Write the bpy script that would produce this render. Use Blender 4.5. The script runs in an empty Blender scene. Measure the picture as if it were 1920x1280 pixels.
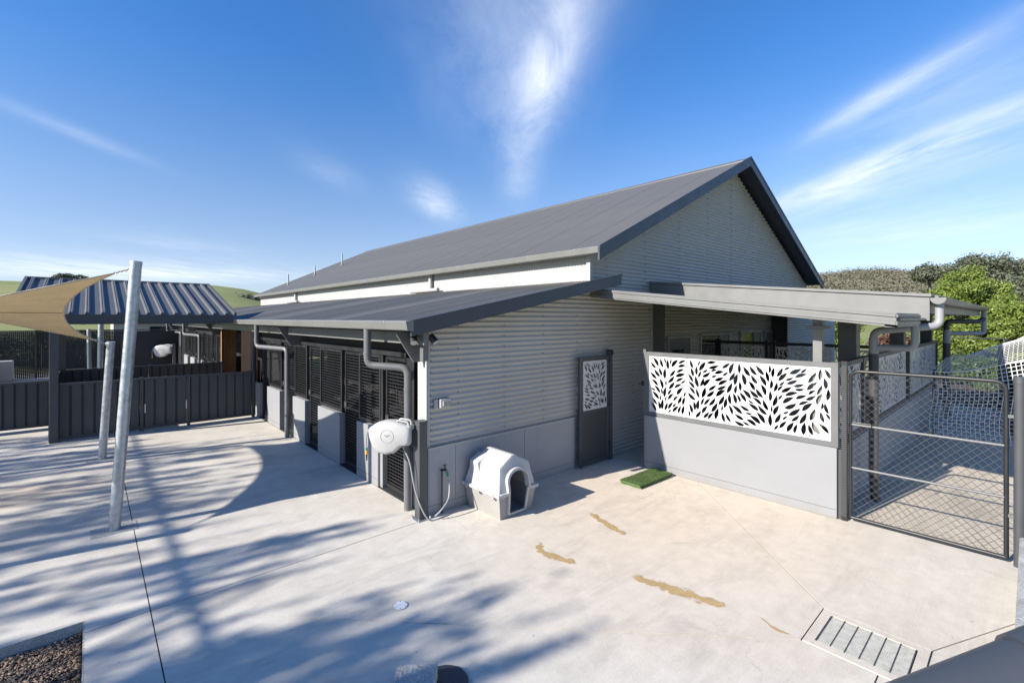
import bpy, math, random
import numpy as np
from mathutils import Vector, Matrix, geometry
random.seed(7); np.random.seed(7)
R = math.radians
C = bpy.context.scene.collection
S = bpy.context.scene

# ------------------------------------------------------------------ camera
# world axes: +X runs along the gable wall (right and away), +Y along the building (left and away); building corner at the origin
CAM = (-3.2955, -5.3488, 2.6)
cd = bpy.data.cameras.new('camera'); cam = bpy.data.objects.new('camera', cd); C.objects.link(cam)
cam.location = CAM; cam.rotation_euler = (R(90), 0, R(-42.0))
cd.sensor_width = 36; cd.lens = 36*877/1920; cd.shift_y = -43/1920
cd.clip_start = .05; cd.clip_end = 5000
S.camera = cam

# ------------------------------------------------------------------ sun, sky, exposure
SUN_EL = 28.7; SUN_DIR = (.984, -.183)          # horizontal direction in which the light travels
sd = bpy.data.lights.new('sun', 'SUN'); sun = bpy.data.objects.new('sun', sd); C.objects.link(sun)
sd.energy = 4.6; sd.angle = R(.53); sd.color = (1, .93, .82)
_k = math.cos(R(SUN_EL))
sun.rotation_euler = Vector((SUN_DIR[0]*_k, SUN_DIR[1]*_k, -math.sin(R(SUN_EL)))).to_track_quat('-Z', 'Y').to_euler()
sun.location = (-30, 5, 30)
W = bpy.data.worlds.new('World'); S.world = W; W.use_nodes = True
wn = W.node_tree; wn.nodes.clear()
def N(tree, typ, **kw):
    n = tree.nodes.new(typ)
    for k, v in kw.items():
        if k == 'inp':
            for a, b in v.items(): n.inputs[a].default_value = b
        else: setattr(n, k, v)
    return n
def L(tree, a, b): tree.links.new(a, b)
def math_(tree, op, a, b=None, c=None, clamp=False):
    n = tree.nodes.new('ShaderNodeMath'); n.operation = op; n.use_clamp = clamp
    for i, q in enumerate((a, b, c)):
        if q is None: continue
        if hasattr(q, 'links'): tree.links.new(q, n.inputs[i])
        else: n.inputs[i].default_value = q
    return n.outputs[0]
sky = N(wn, 'ShaderNodeTexSky', sky_type='NISHITA', sun_disc=False, sun_elevation=R(SUN_EL),
        sun_rotation=math.atan2(-SUN_DIR[0], -SUN_DIR[1]), altitude=600, air_density=1.0, dust_density=.25, ozone_density=1.0)
tc = N(wn, 'ShaderNodeTexCoord')
sp = N(wn, 'ShaderNodeSeparateXYZ'); L(wn, tc.outputs['Generated'], sp.inputs[0])
dz = math_(wn, 'MAXIMUM', sp.outputs[2], .012)
def dotp(a, b): return math_(wn, 'ADD', math_(wn, 'MULTIPLY', sp.outputs[0], a), math_(wn, 'MULTIPLY', sp.outputs[1], b))
WIND = (.6691, .7431)                            # the cirrus layer is combed along one wind direction
px_ = math_(wn, 'DIVIDE', dotp(WIND[1], -WIND[0]), dz)      # across the wind
py_ = math_(wn, 'DIVIDE', dotp(*WIND), dz)                  # along the wind
def cvec(sx, sy, ox=0):
    c = N(wn, 'ShaderNodeCombineXYZ')
    L(wn, math_(wn, 'ADD', math_(wn, 'MULTIPLY', px_, sx), ox), c.inputs[0]); L(wn, math_(wn, 'MULTIPLY', py_, sy), c.inputs[1]); return c.outputs[0]
n1 = N(wn, 'ShaderNodeTexNoise', inp={'Scale': 1.0, 'Detail': 9, 'Roughness': .62, 'Distortion': .35}); L(wn, cvec(1.5, .6, 3.1), n1.inputs['Vector'])
n2 = N(wn, 'ShaderNodeTexNoise', inp={'Scale': 1.0, 'Detail': 8, 'Roughness': .65, 'Distortion': .6}); L(wn, cvec(4.5, 1.5, 1.7), n2.inputs['Vector'])
def band(cx, wx, cy, wy, amp, tilt=0):
    x = math_(wn, 'SUBTRACT', px_, cx)
    if tilt: x = math_(wn, 'SUBTRACT', x, math_(wn, 'MULTIPLY', math_(wn, 'SUBTRACT', py_, cy), tilt))
    a = math_(wn, 'DIVIDE', x, wx)
    b = math_(wn, 'DIVIDE', math_(wn, 'SUBTRACT', py_, cy), wy)
    q = math_(wn, 'ADD', math_(wn, 'MULTIPLY', a, a), math_(wn, 'MULTIPLY', b, b))
    return math_(wn, 'MULTIPLY', math_(wn, 'POWER', 2.718, math_(wn, 'MULTIPLY', q, -1)), amp)
bands = [band(.13, .11, 2.0, .75, .58, -.08), band(-.02, .30, 1.8, .9, .26), band(-.66, .17, 4.1, .6, .55), band(.05, .13, 3.3, .7, .25),
         band(2.40, .20, 3.0, 1.1, .78), band(2.75, .45, 3.4, 1.3, .34), band(1.66, .08, 2.05, .45, .42), band(1.90, .28, 2.0, .7, .24), band(-2.36, .10, 2.5, .45, .18), band(-1.25, .16, 3.2, .45, .14),
         band(-8.5, 3.2, 10.2, 2.6, .75), band(4.6, 1.4, 5.2, 1.6, .30), band(-4.4, .6, 6.4, .9, .16), band(-4.0, 2.5, -5, 2.5, .3), band(5, 2.5, -6, 3, .35)]
m = bands[0]
for b in bands[1:]: m = math_(wn, 'ADD', m, b)
tex = math_(wn, 'ADD', math_(wn, 'MULTIPLY', n1.outputs[0], .75), math_(wn, 'MULTIPLY', n2.outputs[0], .6))
dens = math_(wn, 'MULTIPLY', math_(wn, 'ADD', m, .006), math_(wn, 'MULTIPLY', math_(wn, 'SUBTRACT', tex, .38), 2.6), clamp=False)
dens = math_(wn, 'MINIMUM', math_(wn, 'MAXIMUM', dens, 0), .82)
hs = N(wn, 'ShaderNodeVectorMath', operation='MULTIPLY'); tint = N(wn, 'ShaderNodeMix', data_type='RGBA'); tint.inputs[6].default_value = (.76, .85, 1.08, 1); tint.inputs[7].default_value = (.80, 1.20, 1.58, 1); L(wn, tint.outputs[2], hs.inputs[1])
sat = N(wn, 'ShaderNodeHueSaturation'); L(wn, sky.outputs[0], sat.inputs['Color'])
ms_ = N(wn, 'ShaderNodeMapRange', interpolation_type='SMOOTHSTEP', inp={1: .05, 2: .50, 3: .74, 4: 1.27}); L(wn, sp.outputs[2], ms_.inputs[0]); L(wn, ms_.outputs[0], sat.inputs['Saturation'])
L(wn, sat.outputs[0], hs.inputs[0])
mt_ = N(wn, 'ShaderNodeMapRange', interpolation_type='SMOOTHSTEP', inp={1: .05, 2: .55, 3: 0, 4: 1}); L(wn, sp.outputs[2], mt_.inputs[0]); L(wn, mt_.outputs[0], tint.inputs[0])
mx = N(wn, 'ShaderNodeMix', data_type='RGBA'); mx.inputs[7].default_value = (7.6, 8.1, 9.0, 1)
L(wn, dens, mx.inputs[0]); L(wn, hs.outputs[0], mx.inputs[6])
bg = N(wn, 'ShaderNodeBackground', inp={'Strength': .070}); L(wn, mx.outputs[2], bg.inputs[0])
wo = N(wn, 'ShaderNodeOutputWorld'); L(wn, bg.outputs[0], wo.inputs[0])
S.view_settings.view_transform = 'Standard'; S.view_settings.look = 'None'
S.view_settings.exposure = 1.05; S.view_settings.gamma = 1; S.view_settings.use_curve_mapping = False
S.render.engine = 'CYCLES'

# ------------------------------------------------------------------ materials
def mat(name, col, rough=.6, metal=0, var=.12, scale=3, bump=0, bscale=60, spec=.5, col2=None, island=0, stretch=None, transl=0, fine=.0, fscale=80):
    m = bpy.data.materials.new(name); m.use_nodes = True; t = m.node_tree
    b = t.nodes['Principled BSDF']; b.inputs['Roughness'].default_value = rough; b.inputs['Metallic'].default_value = metal
    b.inputs['Specular IOR Level'].default_value = spec
    c = N(t, 'ShaderNodeTexCoord'); vec = c.outputs['Object']
    if stretch:
        mp = N(t, 'ShaderNodeMapping', inp={'Scale': stretch}); L(t, vec, mp.inputs[0]); vec = mp.outputs[0]
    no = N(t, 'ShaderNodeTexNoise', inp={'Scale': scale, 'Detail': 6, 'Roughness': .6}); L(t, vec, no.inputs['Vector'])
    mr = N(t, 'ShaderNodeMapRange', inp={1: .3, 2: .7, 3: 0, 4: 1}); L(t, no.outputs[0], mr.inputs[0])
    mixn = N(t, 'ShaderNodeMix', data_type='RGBA')
    c2 = col2 or tuple(min(1, q*(1+var)) for q in col); c1 = col if col2 else tuple(q*(1-var) for q in col)
    mixn.inputs[6].default_value = (*c1, 1); mixn.inputs[7].default_value = (*c2, 1)
    fac = mr.outputs[0]
    if island:
        g = N(t, 'ShaderNodeNewGeometry')
        fac = math_(t, 'ADD', math_(t, 'MULTIPLY', g.outputs['Random Per Island'], island), math_(t, 'MULTIPLY', mr.outputs[0], 1-island))
    L(t, fac, mixn.inputs[0]); out = mixn.outputs[2]
    if fine:
        nf = N(t, 'ShaderNodeTexNoise', inp={'Scale': fscale, 'Detail': 4, 'Roughness': .7}); L(t, c.outputs['Object'], nf.inputs['Vector'])
        mf = N(t, 'ShaderNodeMapRange', inp={1: .35, 2: .65, 3: 1-fine, 4: 1+fine}); L(t, nf.outputs[0], mf.inputs[0])
        vm = N(t, 'ShaderNodeVectorMath', operation='SCALE'); L(t, out, vm.inputs[0]); L(t, mf.outputs[0], vm.inputs['Scale']); out = vm.outputs[0]
    L(t, out, b.inputs['Base Color'])
    r2 = math_(t, 'ADD', math_(t, 'MULTIPLY', mr.outputs[0], .12), rough-.06); L(t, r2, b.inputs['Roughness'])
    if bump:
        nb = N(t, 'ShaderNodeTexNoise', inp={'Scale': bscale, 'Detail': 5}); L(t, c.outputs['Object'], nb.inputs['Vector'])
        bp = N(t, 'ShaderNodeBump', inp={'Strength': bump, 'Distance': .02}); L(t, nb.outputs[0], bp.inputs['Height']); L(t, bp.outputs[0], b.inputs['Normal'])
    if transl:
        tr = N(t, 'ShaderNodeBsdfTranslucent'); L(t, out, tr.inputs[0])
        ms = N(t, 'ShaderNodeMixShader', inp={0: transl}); o = t.nodes['Material Output']
        L(t, b.outputs[0], ms.inputs[1]); L(t, tr.outputs[0], ms.inputs[2]); L(t, ms.outputs[0], o.inputs[0])
    return m
M = {}
M['fascia'] = mat('charcoal_blue_steel', (.040, .047, .060), .42, var=.08)
M['roof'] = mat('roof_steel', (.112, .111, .107), .45, var=.08, scale=.6, stretch=(.3, 1, 1))
M['roof2'] = mat('roof_steel_weathered', (.076, .076, .074), .48, var=.10, scale=.8)
M['clad'] = mat('shale_grey_cladding', (.435, .415, .38), .42, var=.06, scale=1.2)
M['cladw'] = mat('pale_cladding', (.36, .36, .355), .5, var=.05)
M['render'] = mat('grey_painted_blockwork', (.305, .31, .32), .75, var=.07, scale=1.3, bump=.12, bscale=120, fine=.03)
M['block'] = mat('pale_painted_blockwork', (.228, .233, .245), .7, var=.05, scale=1.2, bump=.1, bscale=120, fine=.02)
M['trim'] = mat('grey_flashing', (.33, .335, .345), .45, var=.05)
M['black'] = mat('black_powder_coat', (.016, .017, .019), .42, var=.15)
M['mesh'] = mat('black_wire', (.030, .031, .034), .4, var=.1)
M['wire'] = mat('coated_chain_link_wire', (.085, .088, .09), .4, var=.1)
M['dark'] = mat('near_black_fill', (.02, .02, .022), .8, var=.2)  # interior shade of the cages is put into this near black
M['char'] = mat('charcoal_panel', (.050, .054, .060), .45, var=.12, scale=2)
M['charpost'] = mat('charcoal_post', (.060, .064, .070), .45, var=.1)
M['grey'] = mat('mid_grey_steel', (.12, .123, .127), .42, var=.07)
M['light'] = mat('light_grey_steel', (.155, .157, .155), .4, var=.06)
M['pvc'] = mat('light_grey_pipe', (.27, .275, .29), .4, var=.05)
M['gut'] = mat('pale_gutter_steel', (.165, .168, .16), .4, var=.06)
M['gpipe'] = mat('grey_downpipe', (.12, .123, .13), .42, var=.06)
M['dpipe'] = mat('dark_downpipe', (.045, .045, .05), .45, var=.1)
M['white'] = mat('white_screen_sheet', (.55, .55, .55), .45, var=.02)
M['galv'] = mat('galvanised_steel', (.44, .47, .50), .42, metal=.75, var=.22, scale=14, fine=.08, fscale=40)
M['grate'] = mat('pale_galvanised_bar', (.33, .335, .325), .6, metal=.15, var=.18, scale=20)
M['chain'] = mat('chain_steel', (.42, .42, .43), .35, metal=.9)
M['sail'] = mat('tan_shade_cloth', (.45, .335, .18), .9, var=.10, scale=3, bump=.1, bscale=300, transl=.22, fine=.06, fscale=14)
M['plastic'] = mat('white_plastic', (.44, .44, .43), .42, var=.05, scale=5, fine=.03)
M['plasticg'] = mat('beige_grey_plastic', (.29, .28, .27), .5, var=.06, scale=5, fine=.04)
M['timber'] = mat('brown_timber', (.20, .095, .04), .6, col2=(.32, .165, .075), scale=4, stretch=(6, 6, .6))
M['glass'] = mat('dark_glass', (.012, .013, .015), .08, spec=.6)
M['yellow'] = mat('orange_plastic', (.75, .32, .03), .4)
M['green'] = mat('green_plastic', (.03, .22, .14), .4)
M['concrete_old'] = mat('rough_concrete', (.36, .36, .35), .9, var=.2, scale=6, bump=.7, bscale=40, fine=.22, fscale=60)
M['cover'] = mat('pit_cover_plastic', (.72, .74, .78), .5, var=.03)
M['turf'] = mat('artificial_turf', (.045, .085, .024), .9, col2=(.11, .165, .055), island=.85)
M['soil'] = mat('mulch', (.06, .042, .03), .95, var=.4, scale=5, bump=.6, bscale=30)
M['gravel'] = mat('bark_gravel', (.085, .058, .042), .9, col2=(.26, .195, .15), island=.85)
M['grass'] = mat('pasture', (.135, .165, .04), .95, col2=(.22, .225, .075), scale=.05)
M['leaf_lime'] = mat('lime_leaf', (.075, .135, .022), .5, col2=(.30, .36, .07), island=.75, transl=.3, scale=.8)
M['leaf_green'] = mat('green_leaf', (.045, .085, .018), .5, col2=(.12, .17, .035), island=.8, transl=.3)
M['leaf_gum'] = mat('gum_leaf', (.060, .075, .045), .6, col2=(.16, .175, .11), island=.7, transl=.2)
M['leaf_red'] = mat('russet_leaf', (.09, .04, .03), .6, col2=(.17, .09, .06), island=.8, transl=.25)
M['leaf_hill'] = mat('hill_scrub_leaf', (.112, .107, .074), .9, col2=(.145, .135, .093), island=.3)
M['bark'] = mat('pale_bark', (.17, .14, .115), .85, var=.3, scale=8, bump=.4)
M['net'] = mat('white_netting_cord', (.78, .79, .78), .7, var=.06)
M['rock'] = mat('pale_rock', (.46, .44, .40), .9, var=.2, scale=4, bump=.6, bscale=15)
M['screw'] = mat('screw_head', (.12, .12, .12), .5)

def splash(m):
    # mud splashed up the foot of a wall, and faint runs
    t = m.node_tree; b = t.nodes['Principled BSDF']; src = b.inputs['Base Color'].links[0].from_socket
    g = N(t, 'ShaderNodeNewGeometry'); sx = N(t, 'ShaderNodeSeparateXYZ'); L(t, g.outputs['Position'], sx.inputs[0])
    n = N(t, 'ShaderNodeTexNoise', inp={'Scale': 7, 'Detail': 7, 'Roughness': .7}); L(t, g.outputs['Position'], n.inputs['Vector'])
    h = math_(t, 'SUBTRACT', math_(t, 'MULTIPLY', n.outputs[0], .34), math_(t, 'ADD', sx.outputs[2], .06))
    f = math_(t, 'MULTIPLY', h, 5.0, clamp=True)
    mp = N(t, 'ShaderNodeMapping', inp={'Scale': (9, 9, .7)}); L(t, g.outputs['Position'], mp.inputs[0])
    n2 = N(t, 'ShaderNodeTexNoise', inp={'Scale': 1, 'Detail': 5}); L(t, mp.outputs[0], n2.inputs['Vector'])
    r = N(t, 'ShaderNodeMapRange', inp={1: .58, 2: .75, 3: 0, 4: .35}); L(t, n2.outputs[0], r.inputs[0])
    f = math_(t, 'MAXIMUM', math_(t, 'MULTIPLY', f, .55), math_(t, 'MULTIPLY', r.outputs[0], .5))
    x = N(t, 'ShaderNodeMix', data_type='RGBA'); x.inputs[7].default_value = (.21, .18, .145, 1); L(t, src, x.inputs[6]); L(t, f, x.inputs[0]); L(t, x.outputs[2], b.inputs['Base Color'])
for k_ in ('block', 'render'): splash(M[k_])
def concrete(name, c1, c2, warm=None):
    m = bpy.data.materials.new(name); m.use_nodes = True; t = m.node_tree; b = t.nodes['Principled BSDF']
    g = N(t, 'ShaderNodeNewGeometry'); pos = g.outputs['Position']
    def noise(sc, det=6, ro=.6, st=None, dist=0):
        v = pos
        if st:
            mp = N(t, 'ShaderNodeMapping', inp={'Scale': st}); L(t, v, mp.inputs[0]); v = mp.outputs[0]
        n = N(t, 'ShaderNodeTexNoise', inp={'Scale': sc, 'Detail': det, 'Roughness': ro, 'Distortion': dist}); L(t, v, n.inputs['Vector']); return n.outputs[0]
    def rng(x, a, b_, c, d):
        q = N(t, 'ShaderNodeMapRange', inp={1: a, 2: b_, 3: c, 4: d}); L(t, x, q.inputs[0]); return q.outputs[0]
    mixn = N(t, 'ShaderNodeMix', data_type='RGBA'); mixn.inputs[6].default_value = (*c1, 1); mixn.inputs[7].default_value = (*c2, 1)
    L(t, rng(noise(.8, 7, .62), .32, .68, 0, 1), mixn.inputs[0]); out = mixn.outputs[2]
    if warm:
        # clay dust washed over the slab between the kennel wall and the drain
        s = N(t, 'ShaderNodeSeparateXYZ'); L(t, pos, s.inputs[0])
        dx = math_(t, 'DIVIDE', math_(t, 'SUBTRACT', s.outputs[0], 2.5), 2.7); dy = math_(t, 'DIVIDE', math_(t, 'ADD', s.outputs[1], 2.4), 2.4)
        d2 = math_(t, 'ADD', math_(t, 'MULTIPLY', dx, dx), math_(t, 'MULTIPLY', dy, dy))
        f = math_(t, 'MULTIPLY', math_(t, 'SUBTRACT', math_(t, 'ADD', 1.0, math_(t, 'MULTIPLY', noise(1.1, 6, .6, None, .6), .9)), d2), .55, clamp=True)
        dx2 = math_(t, 'DIVIDE', math_(t, 'ADD', s.outputs[0], 4.6), 1.8); dy2 = math_(t, 'DIVIDE', math_(t, 'SUBTRACT', s.outputs[1], 4.6), .8)
        d3 = math_(t, 'ADD', math_(t, 'MULTIPLY', dx2, dx2), math_(t, 'MULTIPLY', dy2, dy2))
        f2 = math_(t, 'MULTIPLY', math_(t, 'SUBTRACT', math_(t, 'ADD', .55, noise(1.6, 6)), d3), .9, clamp=True)
        w = N(t, 'ShaderNodeMix', data_type='RGBA'); w.inputs[7].default_value = (*warm, 1); L(t, out, w.inputs[6]); L(t, math_(t, 'MAXIMUM', f, f2), w.inputs[0]); out = w.outputs[2]
    k = rng(noise(5, 8, .68), .3, .7, .90, 1.08); k2 = rng(noise(70, 4, .7), .3, .7, .955, 1.045)
    st = rng(noise(1.7, 9, .7, (.35, 1.2, 1), .8), .36, .5, .86, 1.0)
    mk = rng(noise(.9, 10, .75, None, 1.5), .60, .68, 1.0, .86); st = math_(t, 'MULTIPLY', st, mk)       # old water marks
    br = rng(noise(9, 3, .5, (.12, 14, 1)), .3, .7, .965, 1.03); st = math_(t, 'MULTIPLY', st, br)          # broom drag
    vc = N(t, 'ShaderNodeTexVoronoi', feature='DISTANCE_TO_EDGE', inp={'Scale': .55}); nd = N(t, 'ShaderNodeTexNoise', inp={'Scale': 2.2, 'Detail': 7, 'Roughness': .7}); L(t, pos, nd.inputs['Vector'])
    wa = N(t, 'ShaderNodeVectorMath', operation='MULTIPLY_ADD'); wa.inputs[1].default_value = (.5, .5, .5); L(t, nd.outputs['Color'], wa.inputs[0]); L(t, pos, wa.inputs[2]); L(t, wa.outputs[0], vc.inputs['Vector'])
    ck = rng(vc.outputs['Distance'], .0, .004, .80, 1.0); gate_ = rng(noise(.5, 2), .52, .56, 0, 1)                                        # hairline cracks here and there
    ck = math_(t, 'ADD', math_(t, 'MULTIPLY', ck, gate_), math_(t, 'SUBTRACT', 1, gate_)); st = math_(t, 'MULTIPLY', st, ck)
    kk = math_(t, 'MULTIPLY', math_(t, 'MULTIPLY', k, k2), st)
    # little dark grit
    vo = N(t, 'ShaderNodeTexVoronoi', inp={'Scale': 3.3}); L(t, pos, vo.inputs['Vector'])
    sp_ = rng(vo.outputs['Distance'], .018, .03, .45, 1.0); kk = math_(t, 'MULTIPLY', kk, sp_)
    vm = N(t, 'ShaderNodeVectorMath', operation='SCALE'); L(t, out, vm.inputs[0]); L(t, kk, vm.inputs['Scale'])
    L(t, vm.outputs[0], b.inputs['Base Color'])
    L(t, rng(noise(2), .3, .7, .72, .9), b.inputs['Roughness']); b.inputs['Specular IOR Level'].default_value = .3
    bp = N(t, 'ShaderNodeBump', inp={'Strength': .25, 'Distance': .01}); L(t, noise(45, 6, .7), bp.inputs['Height']); L(t, bp.outputs[0], b.inputs['Normal'])
    return m
M['concrete'] = concrete('yard_concrete', (.485, .452, .40), (.575, .543, .487), (.575, .485, .385))
M['concrete2'] = concrete('run_concrete', (.46, .405, .325), (.54, .475, .385))
M['stain'] = mat('wet_rust_stain', (.40, .265, .10), .55, col2=(.52, .37, .17), scale=7)
def soak(m):
    t = m.node_tree; b = t.nodes['Principled BSDF']; a = N(t, 'ShaderNodeAttribute', attribute_name='soak'); g = N(t, 'ShaderNodeNewGeometry')
    n = N(t, 'ShaderNodeTexNoise', inp={'Scale': 9, 'Detail': 5, 'Roughness': .55}); L(t, g.outputs['Position'], n.inputs['Vector'])
    f = math_(t, 'ADD', a.outputs['Fac'], math_(t, 'MULTIPLY', math_(t, 'SUBTRACT', n.outputs[0], .5), 2.6))
    r = N(t, 'ShaderNodeMapRange', interpolation_type='SMOOTHSTEP', inp={1: .05, 2: .80, 3: 0, 4: .80}); L(t, f, r.inputs[0])
    tr = N(t, 'ShaderNodeBsdfTransparent'); mxs = N(t, 'ShaderNodeMixShader'); L(t, r.outputs[0], mxs.inputs[0]); L(t, tr.outputs[0], mxs.inputs[1]); L(t, b.outputs[0], mxs.inputs[2]); L(t, mxs.outputs[0], t.nodes['Material Output'].inputs[0])
soak(M['stain'])
M['joint'] = mat('joint_filler', (.035, .035, .035), .9)

# ------------------------------------------------------------------ mesh helpers
LOC = {}
class MB:
    def __init__(s): s.v = []; s.f = []
    def add(s, vs, fs):
        o = len(s.v); s.v.extend(vs); s.f.extend([tuple(i+o for i in f) for f in fs]); return s
    def box(s, x0, x1, y0, y1, z0, z1):
        x0, x1 = sorted((x0, x1)); y0, y1 = sorted((y0, y1)); z0, z1 = sorted((z0, z1))
        return s.add([(x0,y0,z0),(x1,y0,z0),(x1,y1,z0),(x0,y1,z0),(x0,y0,z1),(x1,y0,z1),(x1,y1,z1),(x0,y1,z1)],
                     [(0,3,2,1),(4,5,6,7),(0,1,5,4),(1,2,6,5),(2,3,7,6),(3,0,4,7)])
    def bbox(s, x0, x1, y0, y1, z0, z1, b=.006):
        # box with a small chamfer on all edges
        x0, x1 = sorted((x0, x1)); y0, y1 = sorted((y0, y1)); z0, z1 = sorted((z0, z1))
        import bmesh
        bm = bmesh.new(); bmesh.ops.create_cube(bm, size=1)
        for q in bm.verts: q.co = ((x0+x1)/2+q.co.x*(x1-x0), (y0+y1)/2+q.co.y*(y1-y0), (z0+z1)/2+q.co.z*(z1-z0))
        bmesh.ops.bevel(bm, geom=bm.edges[:], offset=b, segments=1, affect='EDGES', profile=.5)
        bm.verts.ensure_lookup_table(); vs = [tuple(q.co) for q in bm.verts]; fs = [tuple(q.index for q in f.verts) for f in bm.faces]; bm.free()
        return s.add(vs, fs)
    def bar(s, a, b, w, h=None, up=(0,0,1)):
        # rectangular bar from a to b; w across, h along up
        h = h or w; a = Vector(a); b = Vector(b); d = (b-a).normalized(); u = Vector(up)
        if abs(d.dot(u)) > .98: u = Vector((1,0,0))
        x = d.cross(u).normalized(); y = x.cross(d)
        vs = []
        for p in (a, b):
            for sx, sy in ((-1,-1),(1,-1),(1,1),(-1,1)): vs.append(tuple(p+x*sx*w/2+y*sy*h/2))
        return s.add(vs, [(0,1,2,3),(7,6,5,4),(0,4,5,1),(1,5,6,2),(2,6,7,3),(3,7,4,0)])
    def wire(s, a, b, w):
        # thin three-sided wire
        a = Vector(a); b = Vector(b); d = (b-a).normalized(); u = Vector((0,0,1)) if abs(d.z) < .9 else Vector((1,0,0))
        x = d.cross(u).normalized(); y = x.cross(d); vs = []
        for p in (a, b):
            for k in range(4): vs.append(tuple(p+x*math.cos(k*math.pi/2)*w/2+y*math.sin(k*math.pi/2)*w/2))
        return s.add(vs, [(i, (i+1)%4, 4+(i+1)%4, 4+i) for i in range(4)])
    def tube(s, pts, r, n=12, caps=True, closed=False):
        pts = [Vector(p) for p in pts]; m = len(pts); rr = r if hasattr(r, '__len__') else [r]*m
        t0 = (pts[1]-pts[0]).normalized(); u = Vector((0,0,1)) if abs(t0.z) < .9 else Vector((1,0,0))
        x = t0.cross(u).normalized(); vs = []; fs = []
        for i, p in enumerate(pts):
            if closed: t = (pts[(i+1)%m]-pts[i-1]).normalized()
            else: t = (pts[min(i+1,m-1)]-pts[max(i-1,0)]).normalized()
            x = (x-t*x.dot(t)).normalized(); y = t.cross(x)
            for k in range(n):
                a = 2*math.pi*k/n; vs.append(tuple(p+(x*math.cos(a)+y*math.sin(a))*rr[i]))
        for i in range(m if closed else m-1):
            j = (i+1)%m
            for k in range(n): fs.append((i*n+k, i*n+(k+1)%n, j*n+(k+1)%n, j*n+k))
        if caps and not closed: fs.append(tuple(reversed(range(n)))); fs.append(tuple((m-1)*n+k for k in range(n)))
        return s.add(vs, fs)
    def prism(s, poly, a, b):
        # extrude polygon [(p,q)] by mapping a(p,q) to b(p,q)
        n = len(poly); vs = [a(*p) for p in poly]+[b(*p) for p in poly]
        return s.add(vs, [tuple(range(n))[::-1], tuple(range(n, 2*n))]+[(i,(i+1)%n,n+(i+1)%n,n+i) for i in range(n)])
    def mesh(s, name, loc=(0,0,0)):
        me = bpy.data.meshes.new(name)
        me.from_pydata([(v[0]-loc[0], v[1]-loc[1], v[2]-loc[2]) for v in s.v], [], s.f); me.update(); return me
    def build(s, name, m, parent=None, smooth=None, kind=None, loc=None, label=None, cat=None, group=None):
        l = LOC[parent] if parent else (loc or (0,0,0))
        me = s.mesh(name, l); me.materials.append(M[m])
        if smooth: shade(me, smooth)
        o = bpy.data.objects.new(name, me); C.objects.link(o)
        if parent: o.parent = parent
        else: o.location = l
        LOC[o] = l
        tag(o, label, cat, group, kind); return o
def shade(me, ang=35):
    import bmesh
    bm = bmesh.new(); bm.from_mesh(me); bmesh.ops.recalc_face_normals(bm, faces=bm.faces[:])
    for f in bm.faces: f.smooth = True
    for e in bm.edges:
        if len(e.link_faces) == 2 and e.calc_face_angle(0) > R(ang): e.smooth = False
    bm.to_mesh(me); bm.free()
def tag(o, label=None, cat=None, group=None, kind=None):
    for k, v in (('label', label), ('category', cat), ('group', group), ('kind', kind)):
        if v: o[k] = v
    return o
def thing(name, label, cat, loc, group=None):
    o = bpy.data.objects.new(name, None); C.objects.link(o); o.location = loc; o.empty_display_size = .2; LOC[o] = tuple(loc); return tag(o, label, cat, group)
def place(me, name, parent, loc, rot=None):
    # a piece that shares its mesh data with its likes; loc in world axes
    o = bpy.data.objects.new(name, me); C.objects.link(o); o.parent = parent; l = LOC[parent]
    o.location = (loc[0]-l[0], loc[1]-l[1], loc[2]-l[2])
    if rot is not None: o.rotation_euler = rot
    LOC[o] = l; return o
def bend(pts, r=.1, n=5):
    pts = [Vector(p) for p in pts]; out = [pts[0]]
    for i in range(1, len(pts)-1):
        a, p, b = pts[i-1], pts[i], pts[i+1]; d1 = (a-p); d2 = (b-p); rr = min(r, d1.length*.49, d2.length*.49)
        s, e = p+d1.normalized()*rr, p+d2.normalized()*rr
        for k in range(n+1):
            t = k/n; out.append(s*(1-t)**2+p*2*t*(1-t)+e*t*t)
    out.append(pts[-1]); return out
def spline(pts, n=8):
    p = [Vector(q) for q in pts]; p = [p[0]*2-p[1]]+p+[p[-1]*2-p[-2]]; out = []
    for i in range(1, len(p)-2):
        for k in range(n):
            t = k/n; a, b, c, d = p[i-1], p[i], p[i+1], p[i+2]
            out.append(.5*((2*b)+(c-a)*t+(2*a-5*b+4*c-d)*t*t+(3*b-a-3*c+d)*t**3))
    out.append(p[-2]); return out
def npmesh(name, V, quads, m, tri=False):
    k = 3 if tri else 4
    me = bpy.data.meshes.new(name); V = np.asarray(V, np.float32); Q = np.asarray(quads, np.int32)
    me.vertices.add(len(V)); me.vertices.foreach_set('co', V.ravel()); me.loops.add(Q.size); me.loops.foreach_set('vertex_index', Q.ravel())
    me.polygons.add(len(Q)); me.polygons.foreach_set('loop_start', np.arange(0, Q.size, k, dtype=np.int32)); me.polygons.foreach_set('loop_total', np.full(len(Q), k, np.int32))
    me.update(calc_edges=True); me.validate(); me.materials.append(M[m]); return me
def link(me, name, parent=None, loc=(0,0,0)):
    o = bpy.data.objects.new(name, me); C.objects.link(o)
    if parent: o.parent = parent
    o.location = loc; return o

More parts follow.
